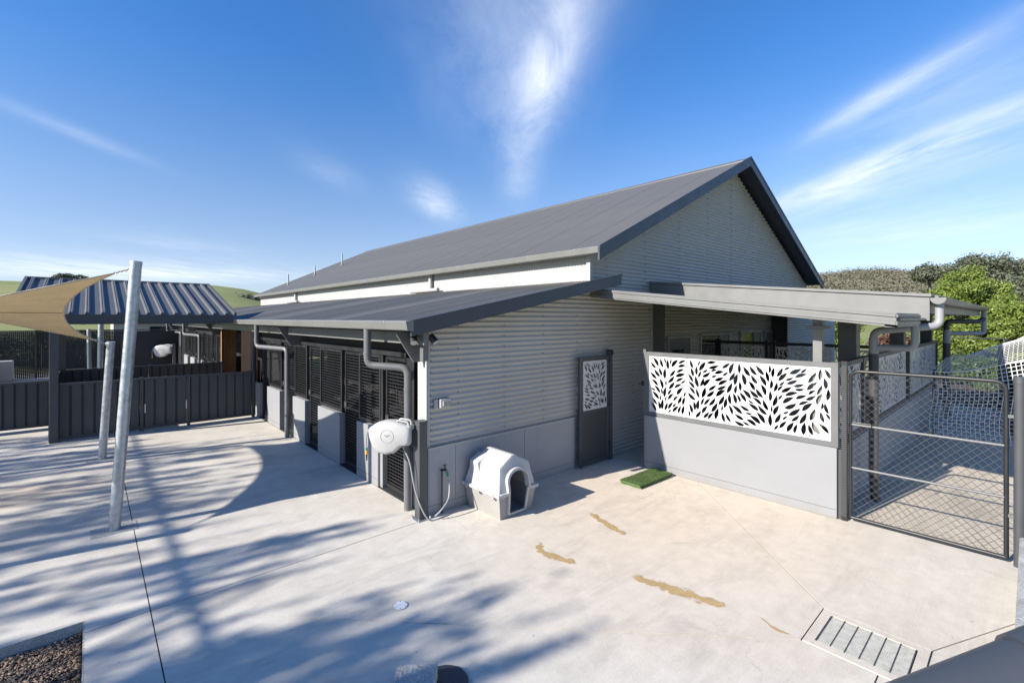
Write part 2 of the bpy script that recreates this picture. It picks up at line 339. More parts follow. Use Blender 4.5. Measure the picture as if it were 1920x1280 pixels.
# ------------------------------------------------------------------ ground and terrain
SHX, SHY = SUN_DIR[0]/math.tan(R(SUN_EL)), SUN_DIR[1]/math.tan(R(SUN_EL))
def terrain():
    n = 150; rs = np.concatenate([np.linspace(0, 60, 20), np.geomspace(64, 1500, 70)]); az = np.linspace(0, 2*math.pi, n, endpoint=False)
    V = []; Q = []
    def h(x, y):
        rx = (x-CAM[0])*.7431-(y-CAM[1])*.6691; fy = (x-CAM[0])*.6691+(y-CAM[1])*.7431
        d = math.hypot(rx, fy)
        z = -.09-.16*max(0, min(1, (22-d)/8))
        a = math.atan2(rx, fy)                       # 0 straight ahead, + to the right
        left = max(0, min(1, (-.30-a)/.28)); left = left*left*(3-2*left)
        right = max(0, min(1, (a-.28)/.25)); right = right*right*(3-2*right)
        if abs(a) > 1.7: left *= .3; right *= .3
        t = max(0, min(1, (d-35)/170)); t = t*t*(3-2*t)
        z += left*t*11.0+t*2.2
        t2 = max(0, min(1, (d-60)/330)); t2 = t2*t2*(3-2*t2)
        z += right*t2*(25.5-6*max(0, a-.62)+1.0*math.sin(a*23.0)+.7*math.sin(a*41))
        z += t*(.8*math.sin(x*.03)+.6*math.sin(y*.041+1))
        return z
    for r in rs:
        for a in az:
            x = CAM[0]+r*math.sin(a); y = CAM[1]+r*math.cos(a); V.append((x, y, h(x, y)))
    for i in range(len(rs)-1):
        for k in range(n): Q.append((i*n+k, i*n+(k+1) % n, (i+1)*n+(k+1) % n, (i+1)*n+k))
    me = npmesh('ground', V, Q, 'grass')
    for p in me.polygons: p.use_smooth = True
    tag(link(me, 'ground'), kind='structure'); return h
TH = terrain()

# concrete yard: bays between the saw cuts are slabs of their own, falling to the drain
yard = MB().box(-3.33, 4.0, -4.6, .11, -.13, -.007).box(-12.0, 4.0, .11, 26, -.13, -.007).box(4.0, 16, -9, .46, -.13, -.007).box(-2.2, 4.0, -9, -4.6, -.13, -.007).build('concrete_yard', 'joint', loc=(0,0,0), kind='structure')
def slab(poly, m='concrete', g=.005, z0=-.03, z1=0):
    # shrink every bay a little so that the cut shows
    n = len(poly); out = []
    for i in range(n):
        p0, p, p1 = Vector(poly[i-1]), Vector(poly[i]), Vector(poly[(i+1) % n])
        e0 = (p-p0).normalized(); e1 = (p1-p).normalized(); n0 = Vector((-e0.y, e0.x)); n1 = Vector((-e1.y, e1.x)); bis = (n0+n1)
        out.append(p+bis*(g/max(.3, 1+n0.dot(n1))))
    b = MB().prism([tuple(q) for q in out], lambda p, q: (p, q, z0), lambda p, q: (p, q, z1))
    return b.build('slab', m, yard)
GX0, GX1, GY0, GY1 = .98, 1.60, -4.83, -4.10        # drain surround
slab([(-2.9,-.10),(.0,-.10),(.0,13.0),(-2.9,13.0)])
slab([(-2.9,13.0),(.0,13.0),(.0,26),(-2.9,26)])
slab([(-12,4.2),(-2.9,4.2),(-2.9,26),(-12,26)])
slab([(-12,.10),(-3.34,.10),(-3.34,-.1),(-2.9,-.10),(-2.9,4.2),(-12,4.2)])
slab([(-3.34,-4.6),(-2.9,-4.6),(-2.9,-.10),(-3.34,-.10)])
slab([(-2.9,-4.6),(GX0,-4.6),(GX0,GY1),(-2.9,-.10)])
slab([(-2.9,-.10),(GX0,GY1),(GX1,GY1),(4.02,-1.66),(4.02,.05),(0,.05),(0,-.10)])
slab([(GX1,GY0),(4.02,-5.9),(4.02,-1.66),(GX1,GY1)])
slab([(-2.2,-9),(4.02,-9),(4.02,-5.9),(GX1,GY0),(GX0,GY0),(GX0,-4.6),(-2.2,-4.6)])
slab([(4.02,-3.66),(16,-3.66),(16,.46),(4.02,.46)], 'concrete2')
slab([(4.02,-9),(7.2,-9),(7.2,-3.66),(4.02,-3.66)], 'concrete2', z1=.006)
slab([(7.2,-9),(11.3,-9),(11.3,-3.66),(7.2,-3.66)], 'concrete2', z1=.006)
slab([(11.3,-6.0),(16,-6.0),(16,-3.66),(11.3,-3.66)], 'concrete2', z1=.006)
def stain(pts, w, seed):
    rnd = random.Random(seed); p = spline([(*q, .0035) for q in pts], 14); n = len(p); vs = []; fs = []
    w_ = []
    for i, q in enumerate(p):
        t = (p[min(i+1, n-1)]-p[max(i-1, 0)]).normalized(); nn = Vector((-t.y, t.x, 0)); k = math.sin(math.pi*(i+.3)/(n-.4))**.5*w
        for a, b in ((1.7, 0), (.8, .55), (0, 1), (-.8, .55), (-1.7, 0)): vs.append(tuple(q+nn*k*a)); w_.append(b*min(1, 6*min(i, n-1-i)/n))
    for i in range(n-1):
        for j in range(4): fs.append((5*i+j, 5*i+j+1, 5*i+j+6, 5*i+j+5))
    o = MB().add(vs, fs).build('stain', 'stain', yard)
    at_ = o.data.attributes.new('soak', 'FLOAT', 'POINT'); at_.data.foreach_set('value', w_)
stain([(.60,-1.52),(.50,-1.60),(.44,-1.74),(.46,-1.88),(.52,-2.02),(.51,-2.17)], .045, 1)
stain([(.78,-2.60),(.80,-2.78),(.85,-3.02),(.90,-3.25),(.95,-3.44),(.93,-3.50)], .060, 2)
stain([(1.68,-1.32),(1.62,-1.55),(1.55,-1.80),(1.50,-2.02),(1.53,-2.07)], .045, 3)
stain([(1.05,-3.75),(.97,-3.9),(.98,-4.02)], .012, 4)
# gravel bed edge, lower left
MB().box(-3.345, -3.336, -4.6, .10, -.13, -.001).box(-12, -3.345, .101, .110, -.13, -.001).build('bed_edge', 'concrete_old', yard)
MB().box(-12, -3.345, -4.6, .10, -.14, -.115).build('garden_bed', 'soil', kind='structure')
def pebbles():
    rnd = np.random.RandomState(3); n = 26000
    c = np.column_stack([-3.36-rnd.rand(n)*1.5, .08-rnd.rand(n)*2.0, -.112+rnd.rand(n)*.03])
    base = np.array([[1,0,0],[-1,0,0],[0,1,0],[0,-1,0],[0,0,1],[0,0,-1]], float)
    tri = np.array([[0,2,4],[2,1,4],[1,3,4],[3,0,4],[2,0,5],[1,2,5],[3,1,5],[0,3,5]])
    V = np.empty((n, 6, 3)); sc = (.006+rnd.rand(n, 1, 1)*.009)*np.array([2.0, .7, .6])
    a = rnd.rand(n)*6.28; q = base[None]*sc*(.7+rnd.rand(n, 6, 1)*.6)
    V[:, :, 0] = q[:, :, 0]*np.cos(a)[:, None]-q[:, :, 1]*np.sin(a)[:, None]; V[:, :, 1] = q[:, :, 0]*np.sin(a)[:, None]+q[:, :, 1]*np.cos(a)[:, None]; V[:, :, 2] = q[:, :, 2]
    V += c[:, None]; T = (tri[None]+np.arange(n)[:, None, None]*6).reshape(-1, 3)
    tag(link(npmesh('bark_gravel', V.reshape(-1, 3), T, 'gravel', True), 'bark_gravel'), 'brown bark chips and gravel filling the corner garden bed', 'gravel', kind='stuff')
pebbles()

# ------------------------------------------------------------------ kennel building
BLD = thing('kennel_building', 'long grey corrugated kennel building with charcoal gable roof and lean-to cages', 'building', (0,0,0))
# --- horizontally corrugated gable wall, sheet by sheet
def hwave(z0, z1, fl, fr, name, m='clad', y=0., amp=.0145, pitch=.0762, seg=8, dirx=False):
    rows = max(2, int(round((z1-z0)/pitch*seg))); vs = []; fs = []
    for i in range(rows+1):
        z = z0+(z1-z0)*i/rows; o = -amp*math.sin(2*math.pi*z/pitch)
        a, b = fl(z), fr(z)
        if b < a: b = a
        vs += [(a, y+o, z), (b, y+o, z)]
    for i in range(rows): fs.append((2*i, 2*i+1, 2*i+3, 2*i+2))
    me = MB().add(vs, fs)
    ob = me.build(name, m, BLD)
    for p in ob.data.polygons: p.use_smooth = True
    return ob
PW = .762
ROOFZ = lambda x: 2.555+.189*(x+.44)               # lean-to roof top
MAINZ = lambda x: 6.78-.4665*abs(x-9.53)           # main roof top
def fl(z):
    if z < .88: return 2.97
    if z < 3.25: return max(0.02, (z-2.40)/.189-.2)
    return max(3.43, 9.53-(6.60-z)/.4665)
def fr(z):
    if z < 2.98: return 5.48
    return min(15.63, 9.53+(6.60-z)/.4665)
def clampf(f, lo, hi): return lambda z: min(max(f(z), lo), hi)
zz = [0, .88, .88+PW, .88+2*PW, 2.98, 2.98+PW, 2.98+2*PW, 2.98+3*PW, 2.98+4*PW, 6.6]
for a, b in zip(zz[:-1], zz[1:]):
    b2 = b+.0
    if b <= 2.99: hwave(a+.001, b2, fl, fr, 'wall_sheet')
    else:
        hwave(a+.001, b2, clampf(fl, -9, 9.38), clampf(fr, -9, 9.38), 'wall_sheet', y=0)
        hwave(a+.001, b2, clampf(fl, 9.36, 99), clampf(fr, 9.36, 99), 'wall_sheet', y=-.002)
hwave(0, 3.0, lambda z: .45*0+5.98, lambda z: 13.6, 'wall_sheet', y=.45)
hwave(0, 2.9, lambda z: 13.62, lambda z: 19.2, 'wall_sheet', y=0)
sc = MB()
for zi in range(13):
    z = .9144+.057+zi*.1524
    for x in (.06, .50, 1.35, 2.2, 3.05, 3.9, 4.75, 5.4):
        if x > fl(z) and x < fr(z): sc.box(x-.006, x+.006, -.021, -.004, z-.006, z+.006)
for zi in range(24):
    z = 3.048+.057+zi*.1524
    for x in (3.9, 5.2, 6.6, 8.0, 9.37, 10.8, 12.2, 13.6, 15.0):
        if fl(z)+.1 < x < fr(z)-.1: sc.box(x-.007, x+.007, -.021, -.004, z-.007, z+.007)
sc.build('screw_heads', 'screw', BLD, kind='stuff')
# structural cores behind the sheets
MB().prism([(.16,0),(5.4,0),(5.4,3.0),(3.5,3.1),(.16,2.38)], lambda p, q: (p, .03, q), lambda p, q: (p, .10, q)).build('wall_core', 'dark', BLD)
MB().prism([(3.5,3.0),(15.6,3.0),(15.6,3.72),(9.53,6.5),(3.5,3.72)], lambda p, q: (p, .03, q), lambda p, q: (p, .08, q)).build('wall_core', 'dark', BLD)
bw = MB().box(.005, 2.955, -.035, .03, .0, .865).build('base_wall', 'render', BLD)
MB().box(.005, 2.955, -.0365, -.034, .118, .122).box(.44, .444, -.0365, -.034, .124, .86).box(1.75, 1.754, -.0365, -.034, .124, .86).build('base_joint', 'joint', bw)
MB().box(-.004, 2.958, -.045, .02, .865, .892).build('base_flashing', 'trim', BLD)
MB().box(-.012, .040, -.020, .20, .892, 2.43).build('corner_flashing', 'cladw', BLD)
MB().bbox(5.485, 5.96, -.03, .46, 0, 3.0).build('dark_pilaster', 'char', BLD)
MB().box(5.44, 5.484, -.022, .02, 0, 2.98).build('corner_flashing', 'trim', BLD)
MB().box(13.55, 13.61, -.03, .47, 0, 3.0).build('return_wall', 'char', BLD)
MB().box(13.612, 13.66, -.025, .02, 0, 2.9).build('corner_flashing', 'cladw', BLD)
# --- windows and doors of the recessed wall
def window(x0, x1, z0, z1, y, leafy=False, door=False):
    f = MB().box(x0, x0+.05, y-.05, y+.02, z0, z1).box(x1-.05, x1, y-.05, y+.02, z0, z1).box(x0+.05, x1-.05, y-.05, y+.02, z1-.05, z1)
    if not door: f.box(x0+.05, x1-.05, y-.05, y+.02, z0, z0+.05)
    w = f.build('door_frame' if door else 'window', 'trim', BLD)
    MB().box(x0+.05, x1-.05, y-.014, y-.008, z0+.05, z1-.05).build('pane', 'glass', w)
    if door:
        MB().box(x0+.052, x0+.2, y-.035, y-.015, z0, z1-.052).box(x1-.35, x1-.052, y-.035, y-.015, z0, z1-.052).box(x0+.2, x1-.35, y-.035, y-.015, 1.85, z1-.052).box(x0+.2, x1-.35, y-.035, y-.015, z0, 1.1).build('door_leaf', 'grey', w)
    else:
        xm = x0+.62*(x1-x0); MB().box(xm, x1-.052, y-.03, y-.016, z0+.052, z1-.052).build('sliding_sash', 'grey', w)
window(6.85, 7.98, 0, 2.17, .45, door=True)
window(8.5, 10.25, .4, 2.2, .45)
window(11.0, 12.6, .4, 2.22, .45)
window(12.85, 13.5, 0, 2.2, .45, door=True)
# --- vertical sheets of the clerestory wall
def vsheet(n, pitch, amp, length, seg=4):
    # wave along local x, length along local z, relief along local -y
    vs = []; fs = []; k = n*seg
    for i in range(k+1):
        x = pitch*i/seg; o = amp*math.cos(2*math.pi*i/seg)
        vs += [(x, o, 0), (x, o, length)]
    for i in range(k): fs.append((2*i, 2*i+1, 2*i+3, 2*i+2))
    return vs, fs
vs, fs = vsheet(10, .0762, .009, .56, 6)
me = MB().add(vs, fs).mesh('clerestory_sheet'); me.materials.append(M['cladw'])
for p in me.polygons: p.use_smooth = True
for i in range(29): place(me, 'clerestory_sheet', BLD, (3.43, .055+(i+1)*PW, 3.24), (0, 0, R(-90)))
MB().box(3.385, 3.47, -.03, .055, 3.22, 3.82).build('corner_flashing', 'cladw', BLD)
MB().box(3.44, 3.5, .06, 22.2, 3.2, 3.8).build('wall_core', 'dark', BLD)
# --- roofs
def sheet_mesh(name, n, pitch, amp, length, m, seg=4):
    vs = []; fs = []; k = n*seg
    for i in range(k+1):
        x = pitch*i/seg; o = amp*math.cos(2*math.pi*i/seg); vs += [(x, 0, o), (x, length, o)]
    for i in range(k): fs.append((2*i, 2*i+2, 2*i+3, 2*i+1))
    me = MB().add(vs, fs).mesh(name); me.materials.append(M[m])
    for p in me.polygons: p.use_smooth = True
    return me
def roof_run(x0, z0, x1, z1, y0, count, m, name='roof_sheet', parent=BLD, m2=None):
    d = Vector((x1-x0, 0, z1-z0)); ln = d.length; d.normalize(); nrm = Vector((-d.z, 0, d.x))
    rot = Matrix((Vector((0,-1,0)), d, nrm)).transposed()
    e = rot.to_euler(); me = sheet_mesh(name, 10, .0762, .0085, ln, m)
    me2 = None
    if m2: me2 = me.copy(); me2.materials.clear(); me2.materials.append(M[m2])
    rnd = random.Random(5)
    for i in range(count):
        o = place(me2 if (m2 and rnd.random() < .35) else me, name, parent, (x0, y0+(i+1)*PW, z0+.0015*(i % 2)), e)
        o.rotation_euler.rotate_axis('Z', R(rnd.uniform(-.02, .02)))
roof_run(3.22, 3.835, 9.53, 6.78, -.40, 30, 'roof', m2='roof')
MB().prism([(9.53,6.775),(15.84,3.83),(15.84,3.80),(9.53,6.735),(3.24,3.80),(3.22,3.815),(9.53,6.752)], lambda p, q: (p, -.40, q-.015), lambda p, q: (p, 22.4, q-.015)).build('roof_deck', 'fascia', BLD)
MB().prism([(9.30,6.665),(9.53,6.775),(9.76,6.665),(9.76,6.69),(9.53,6.805),(9.30,6.69)], lambda p, q: (p, -.41, q+.012), lambda p, q: (p, 22.45, q+.012)).build('ridge_cap', 'roof', BLD)
def rake(x0, z0, x1, z1, y, h, t, name='fascia', m='fascia', parent=BLD):
    return MB().prism([(x0,z0-h),(x1,z1-h),(x1,z1),(x0,z0)], lambda p, q: (p, y, q), lambda p, q: (p, y+t, q)).build(name, m, parent)
rake(3.12, 3.83, 9.53, 6.825, -.445, .235, .04)
rake(9.53, 6.825, 15.94, 3.83, -.445, .235, .04)
rake(3.12, 3.845, 9.53, 6.84, -.455, .05, .012, 'fascia_capping')
rake(9.53, 6.84, 15.94, 3.845, -.455, .05, .012, 'fascia_capping')
rake(3.2, 3.83, 9.53, 6.79, 22.42, .2, .03)
def gutter(x, z, y0, y1, r=.075, name='gutter', m='gut', parent=BLD):
    prof = [(0, .055), (-.02, .062), (-.10, .055), (-.105, .045), (-.085, -.05), (-.07, -.062), (0, -.066)]
    g = MB().prism([(x+p, z+q) for p, q in prof], lambda p, q: (p, y0, q), lambda p, q: (p, y1, q)).build(name, m, parent)
    br = MB()
    k = y0+.55
    while k < y1: br.box(x-.1075, x-.1, k, k+.012, z+.03, z+.058); k += 1.2
    br.build('gutter_bracket', 'trim', g); return g
gutter(3.25, 3.785, -.42, 22.4)
# clerestory downpipes with a spreader along the lean-to roof
for y in (5.25, 16.2):
    b = MB().tube([(3.36, y, 3.76), (3.36, y, ROOFZ(3.36)+.08)], .055, 14)
    d = b.build('clerestory_downpipe', 'cladw', BLD, smooth=40)
    MB().tube([(3.30, y-.45, ROOFZ(3.3)+.075), (3.30, y+.9, ROOFZ(3.3)+.075)], .05, 14).build('spreader', 'cladw', d, smooth=40)
# vent pipes
for x, y, h in ((5.4, 19.7, .5), (6.6, 19.1, .62), (4.3, 20.4, .55)):
    z = MAINZ(x); v = MB().tube([(x, y, z-.05), (x, y, z+h)], .035, 10).build('vent_pipe', 'cladw', BLD, smooth=40)
    MB().tube([(x, y, z-.03), (x, y, z+.06)], [.09, .05], 10).build('flashing_boot', 'grey', v, smooth=40)
# lean-to roof
roof_run(-.46, ROOFZ(-.46), 3.42, ROOFZ(3.42), -.38, 36, 'roof2', m2='roof')
MB().prism([(-.44,ROOFZ(-.44)-.02),(3.40,ROOFZ(3.40)-.02),(3.40,ROOFZ(3.40)-.06),(-.44,ROOFZ(-.44)-.06)], lambda p, q: (p, -.37, q), lambda p, q: (p, 27, q)).build('roof_lining', 'char', BLD)
rake(-.46, ROOFZ(-.46)+.02, 3.80, ROOFZ(3.80)+.035, -.415, .185, .035)
rake(-.48, ROOFZ(-.48)+.028, 3.82, ROOFZ(3.82)+.045, -.425, .03, .05, 'fascia_capping')
MB().prism([(3.42,3.22),(3.80,3.29),(3.80,3.33),(3.42,3.27)], lambda p, q: (p, -.375, q), lambda p, q: (p, -.01, q)).build('flashing', 'black', BLD)
gutter(-.44, 2.515, -.43, 27.0)
MB().box(-.22, -.15, -.3, 27, 2.27, 2.42).build('eave_purlin', 'light', BLD)
for y in (.05, 5.1, 13.4, 18.6, 24.0):
    MB().prism([(-.42,2.42),(.06,2.42),(.06,2.03),(-.16,2.03)], lambda p, q: (p, y, q), lambda p, q: (p, y+.03, q)).build('eave_bracket', 'grey', BLD)
# --- cage front: low walls, mesh doors, mesh panels
def wiremesh(y0, y1, z0, z1, x, parent, dz_=.05, dy_=.05, w=.005):
    b = MB(); z = z0+dz_/2
    while z < z1: b.box(x-w*.9, x+w*.9, y0, y1, z-w, z+w); z += dz_
    y = y0+dy_/2
    while y < y1: b.box(x-w*1.2, x-w*.2, y-w*.4, y+w*.4, z0, z1); y += dy_
    return b.build('wire_mesh', 'mesh', parent)
def cage_door(y0, y1, x=.10, lab=None):
    f = MB(); t = .05
    f.bbox(x-.02, x+.025, y0, y0+t, .03, 2.04, .004).bbox(x-.02, x+.025, y1-t, y1, .03, 2.04, .004)
    for z in (.03, 1.0, 1.99): f.box(x-.018, x+.023, y0+t, y1-t, z, z+t)
    d = f.build('cage_door', 'black', BLD)
    wiremesh(y0+t, y1-t, .08, 1.0, x, d); wiremesh(y0+t, y1-t, 1.05, 1.99, x, d)
    MB().box(x-.05, x-.02, y1-.12, y1-.06, 1.05, 1.12).tube(bend([(x-.02, y1-.09, 1.14), (x-.06, y1-.09, 1.14), (x-.06, y1-.09, 1.02)], .02), .006, 6).build('latch', 'grey', d)
    return d
def cage_panel(y0, y1, x=.06, z0=.93):
    f = MB(); t = .05
    f.bbox(x-.025, x+.025, y0, y0+t, z0, 2.04, .004).bbox(x-.025, x+.025, y1-t, y1, z0, 2.04, .004)
    for z in (z0, 1.99): f.box(x-.022, x+.022, y0+t, y1-t, z, z+t)
    d = f.build('cage_panel', 'black', BLD); wiremesh(y0+t, y1-t, z0+t, 1.99, x, d); return d
def low_wall(y0, y1, x0=-.005, x1=.115, h=.90):
    b = MB().bbox(x0, x1, y0, y1, 0, h, .005).build('low_wall', 'block', BLD)
    MB().box(x0-.0015, x0+.001, y0+.006, y1-.006, .116, .120).build('wall_joint', 'joint', b); return b
layout = [('d', .60, 1.31), ('p', 1.40, 2.18), ('d', 2.20, 2.87), ('p', 2.90, 3.97), ('d', 3.99, 4.68), ('p', 4.72, 5.50), ('d', 5.55, 6.44), ('p', 6.46, 7.50), ('d', 7.53, 8.20)]
for k, a, b in layout:
    if k == 'd': cage_door(a, b)
    else: cage_panel(a, b); low_wall(a, b)
low_wall(8.24, 8.62)
far = [('p', 13.15, 14.1), ('d', 14.12, 14.85), ('p', 14.9, 15.9), ('d', 15.95, 16.7), ('p', 16.75, 17.8), ('d', 17.85, 18.6), ('p', 18.65, 19.7), ('d', 19.75, 20.5), ('p', 20.55, 21.6)]
for k, a, b in far:
    if k == 'd': cage_door(a, b)
    else: cage_panel(a, b); low_wall(a, b)
MB().box(.02, .12, .58, 8.24, 2.045, 2.11).build('head_rail', 'black', BLD)
MB().box(.02, .12, 13.1, 21.7, 2.045, 2.11).build('head_rail', 'black', BLD)
MB().bbox(.03, .10, 1.315, 1.395, 0, .9, .004).build('jamb', 'block', BLD); MB().box(.04, .10, 1.32, 1.39, .9, 2.04).build('jamb', 'black', BLD)
MB().bbox(-.01, .13, .36, .585, 0, .9, .004).build('end_pier', 'block', BLD); MB().box(.03, .12, .37, .575, .9, 2.04).build('jamb', 'black', BLD)
MB().bbox(.0, .13, .02, .34, 0, .86, .004).build('end_pier', 'render', BLD)
for y in (2.19, 3.98, 5.525, 8.22): MB().box(.07, .12, y-.008, y+.008, 0, 2.04).build('jamb', 'black', BLD)
MB().box(.14, .18, .02, 8.6, 2.1, 2.60).build('gap_shade_panel', 'dark', BLD)  # dark sheet added for the shade in the open gap above the cages
MB().box(.14, .18, 13.0, 26, 2.1, 2.60).build('gap_shade_panel', 'dark', BLD)
# inside the cages: interior shade coloured into back wall and floor, dividers, sleeping benches
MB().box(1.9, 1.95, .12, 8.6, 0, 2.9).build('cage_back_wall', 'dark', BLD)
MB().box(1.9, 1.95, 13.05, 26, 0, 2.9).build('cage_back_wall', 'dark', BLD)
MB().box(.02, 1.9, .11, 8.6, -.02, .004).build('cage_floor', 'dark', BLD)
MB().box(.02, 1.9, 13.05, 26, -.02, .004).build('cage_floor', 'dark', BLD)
for y in (2.19, 4.35, 6.45, 8.60, 15.9, 18.6, 21.65):
    dv = MB().box(.15, 1.88, y-.012, y+.012, .0, .9).bar((.15, y, 1.5), (1.88, y, 1.5), .025).bar((.15, y, 2.05), (1.88, y, 2.05), .03).build('cage_divider', 'black', BLD)
for a, b in ((.65, 2.15), (2.25, 4.3), (4.4, 6.4), (6.5, 8.5)):
    MB().box(1.25, 1.85, a, b, .62, .66).box(1.25, 1.29, a, b, .3, .62).build('sleeping_bench', 'char', BLD)
# downpipes of the lean-to
def downpipe2(pts, m='gpipe', r=.050, bz=()):
    return MB().tube(bend(pts, .11, 6), r, 16).build('downpipe', m, BLD, smooth=50)
for yt, yb, m in ((.76, .33, 'gpipe'), (6.55, 5.60, 'gpipe'), (17.9, 16.8, 'gpipe'), (23.4, 21.9, 'gpipe')):
    d = downpipe2([(-.47, yt, 2.46), (-.47, yt, 1.96), (-.09, yb, 1.93), (-.09, yb, 0)], m)
    for x_, y_, z_ in ((-.47, yt, 2.10), (-.09, yb, 1.62), (-.09, yb, .80)): MB().tube([(x_, y_, z_), (x_, y_, z_+.04)], .0545, 16).build('pipe_socket', m, d, smooth=50)
# --- timber entry between the two cage blocks: boards one by one
def boards(pl, a0, a1, z0, z1, w=.09, name='timber_board', m='timber'):
    k = a0; rnd = random.Random(int(a0*100))
    while k < a1-.01:
        e = min(k+w-.006, a1); j = rnd.uniform(0, .006)
        if pl[0] == 'y': b = MB().box(k, e, pl[1]-.02-j, pl[1], z0, z1)
        else: b = MB().box(pl[1]-.02-j, pl[1], k, e, z0, z1)
        b.build(name, m, BLD); k += w
boards(('y', 13.0), .0, .42, 0, 2.35); boards(('x', .0), 8.95, 10.15, 0, 2.3); boards(('x', -.01), 12.85, 13.0, 0, 2.3, .075)
MB().box(.02, .06, 8.66, 10.2, 0, 2.4).build('entry_wall', 'timber', BLD)
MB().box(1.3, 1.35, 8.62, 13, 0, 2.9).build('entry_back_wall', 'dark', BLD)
MB().box(-.05, 0, 8.66, 8.93, 0, 2.3).build('entry_post', 'char', BLD)
# far side of the building
MB().box(.3, 19, 27.0, 27.1, 0, 2.6).box(15.6, 15.66, .1, 22.3, 0, 3.7).build('rear_wall', 'clad', BLD)

# ------------------------------------------------------------------ decorative leaf-cut sheets
def leaf_poly(cx, cy, ang, ln, wd, bendk):
    n = 7; up = []; lo = []
    for i in range(n+1):
        t = i/n; x = (t-.5)*ln; w = wd*(math.sin(math.pi*t**.85))**.95; c = bendk*ln*(.25-(t-.5)**2)
        up.append((x, c+w/2)); lo.append((x, c-w/2))
    pts = lo+up[::-1][1:-1]
    ca, sa = math.cos(ang), math.sin(ang)
    return [(cx+x*ca-y*sa, cy+x*sa+y*ca) for x, y in pts]
def leaf_sheet(name, w, h, seed, th=.005, m='white', margin=.024, scale=1.0):
    rnd = random.Random(seed); leaves = []; grid = {}; G = .1
    ph = rnd.uniform(0, 6)
    def capsule(cx, cy, a, ln): return [(cx+math.cos(a)*ln*k, cy+math.sin(a)*ln*k) for k in (-.46, -.23, 0, .23, .46)]
    for it in range(22000):
        ln = rnd.uniform(.125, .165)*scale
        if it > 11000: ln *= .85
        if it > 17000: ln *= .75
        wd = ln*rnd.uniform(.29, .35)
        cx = rnd.uniform(margin+.01, w-margin-.01); cy = rnd.uniform(margin+.01, h-margin-.01)
        # leaves sit on swaying stems: direction changes smoothly from swath to swath
        a = 1.57+1.0*math.sin(cx*5.6+ph+.8*math.sin(cy*3.0+ph))+.35*math.sin(cy*5.1+cx)+rnd.uniform(-.14, .14)
        cp = [(p[0], p[1], wd*.5*k+.0048*scale) for p, k in zip(capsule(cx, cy, a, ln), (.25, .8, 1, .8, .25))]
        if any(x < margin or x > w-margin or y < margin or y > h-margin for x, y, _q in (cp[0], cp[-1])): continue
        gx, gy = int(cx/G), int(cy/G); ok = True
        for ix in range(gx-2, gx+3):
            for iy in range(gy-2, gy+3):
                for cq in grid.get((ix, iy), ()):
                    for p in cp:
                        for q in cq:
                            if (p[0]-q[0])**2+(p[1]-q[1])**2 < (p[2]+q[2])**2: ok = False; break
                        if not ok: break
                    if not ok: break
                if not ok: break
            if not ok: break
        if ok: grid.setdefault((gx, gy), []).append(cp); leaves.append(leaf_poly(cx, cy, a, ln, wd, rnd.choice((-1, 1))*rnd.uniform(.08, .32)))
    V = [(0,0),(w,0),(w,h),(0,h)]; F = [[0,1,2,3]]
    for lf in leaves:
        o = len(V); V += lf; F.append(list(range(o, o+len(lf))))
    vo, eo, fo, ov, oe, of = geometry.delaunay_2d_cdt([Vector(p) for p in V], [], F, 1, 1e-6)
    keep = [f for f, src in zip(fo, of) if src == [0] or (len(src) == 1 and src[0] == 0)]
    n = len(vo); vs = [(p.x, 0, p.y) for p in vo]+[(p.x, th, p.y) for p in vo]; fs = []; edges = {}
    for f in keep:
        fs.append(tuple(f)); fs.append(tuple(n+i for i in reversed(f)))
        for i in range(len(f)):
            a, b = f[i], f[(i+1) % len(f)]; edges[(a, b)] = 1
    for (a, b) in list(edges):
        if (b, a) not in edges: fs.append((b, a, n+a, n+b))
    me = bpy.data.meshes.new(name); me.from_pydata(vs, [], fs); me.update(); me.materials.append(M[m]); return me
LEAF_A = leaf_sheet('leaf_screen', .70, .97, 3, scale=1.18)
LEAF_B = leaf_sheet('leaf_screen', 2.02, .97, 11, scale=1.18)
LEAF_C = leaf_sheet('leaf_screen', 1.46, .97, 23, scale=1.18)
LEAF_G = leaf_sheet('leaf_screen', .62, .86, 31, m='white')

# front screen wall (faces the yard, stands parallel to the cages)
SW = thing('screen_wall', 'low pale wall topped by white leaf-cut screens, facing the yard', 'screen wall', (3.9, -2.2, 0))
b = MB().bbox(3.89, 4.09, -3.66, -.82, .0, .915, .006).build('low_wall', 'block', SW)
MB().box(3.8885, 3.891, -3.65, -.83, .118, .122).build('wall_joint', 'joint', b)
fr_ = MB().box(3.93, 4.0, -3.66, -.82, .918, .985).box(3.93, 4.0, -3.66, -.82, 1.955, 2.02).box(3.925, 4.005, -3.665, -3.585, .92, 2.025).box(3.93, 4.0, -.885, -.82, .985, 1.955)
fr_.build('screen_frame', 'grey', SW)
rz = R(-90)                                        # local +x of the sheet runs towards -Y
for me, y0 in ((LEAF_A, -.885), (LEAF_B, -1.575)): place(me, 'leaf_screen', SW, (3.942, y0, .985), (0, 0, rz))
MB().bar((3.96, -.80, 0), (3.96, -.80, 2.06), .05, .05).build('gate_stop_post', 'grey', SW)
MB().box(3.93, 3.97, -.79, -.74, 1.42, 1.5).tube([(3.92, -.76, 1.46), (3.87, -.74, 1.46)], .012, 8).build('latch', 'black', SW)
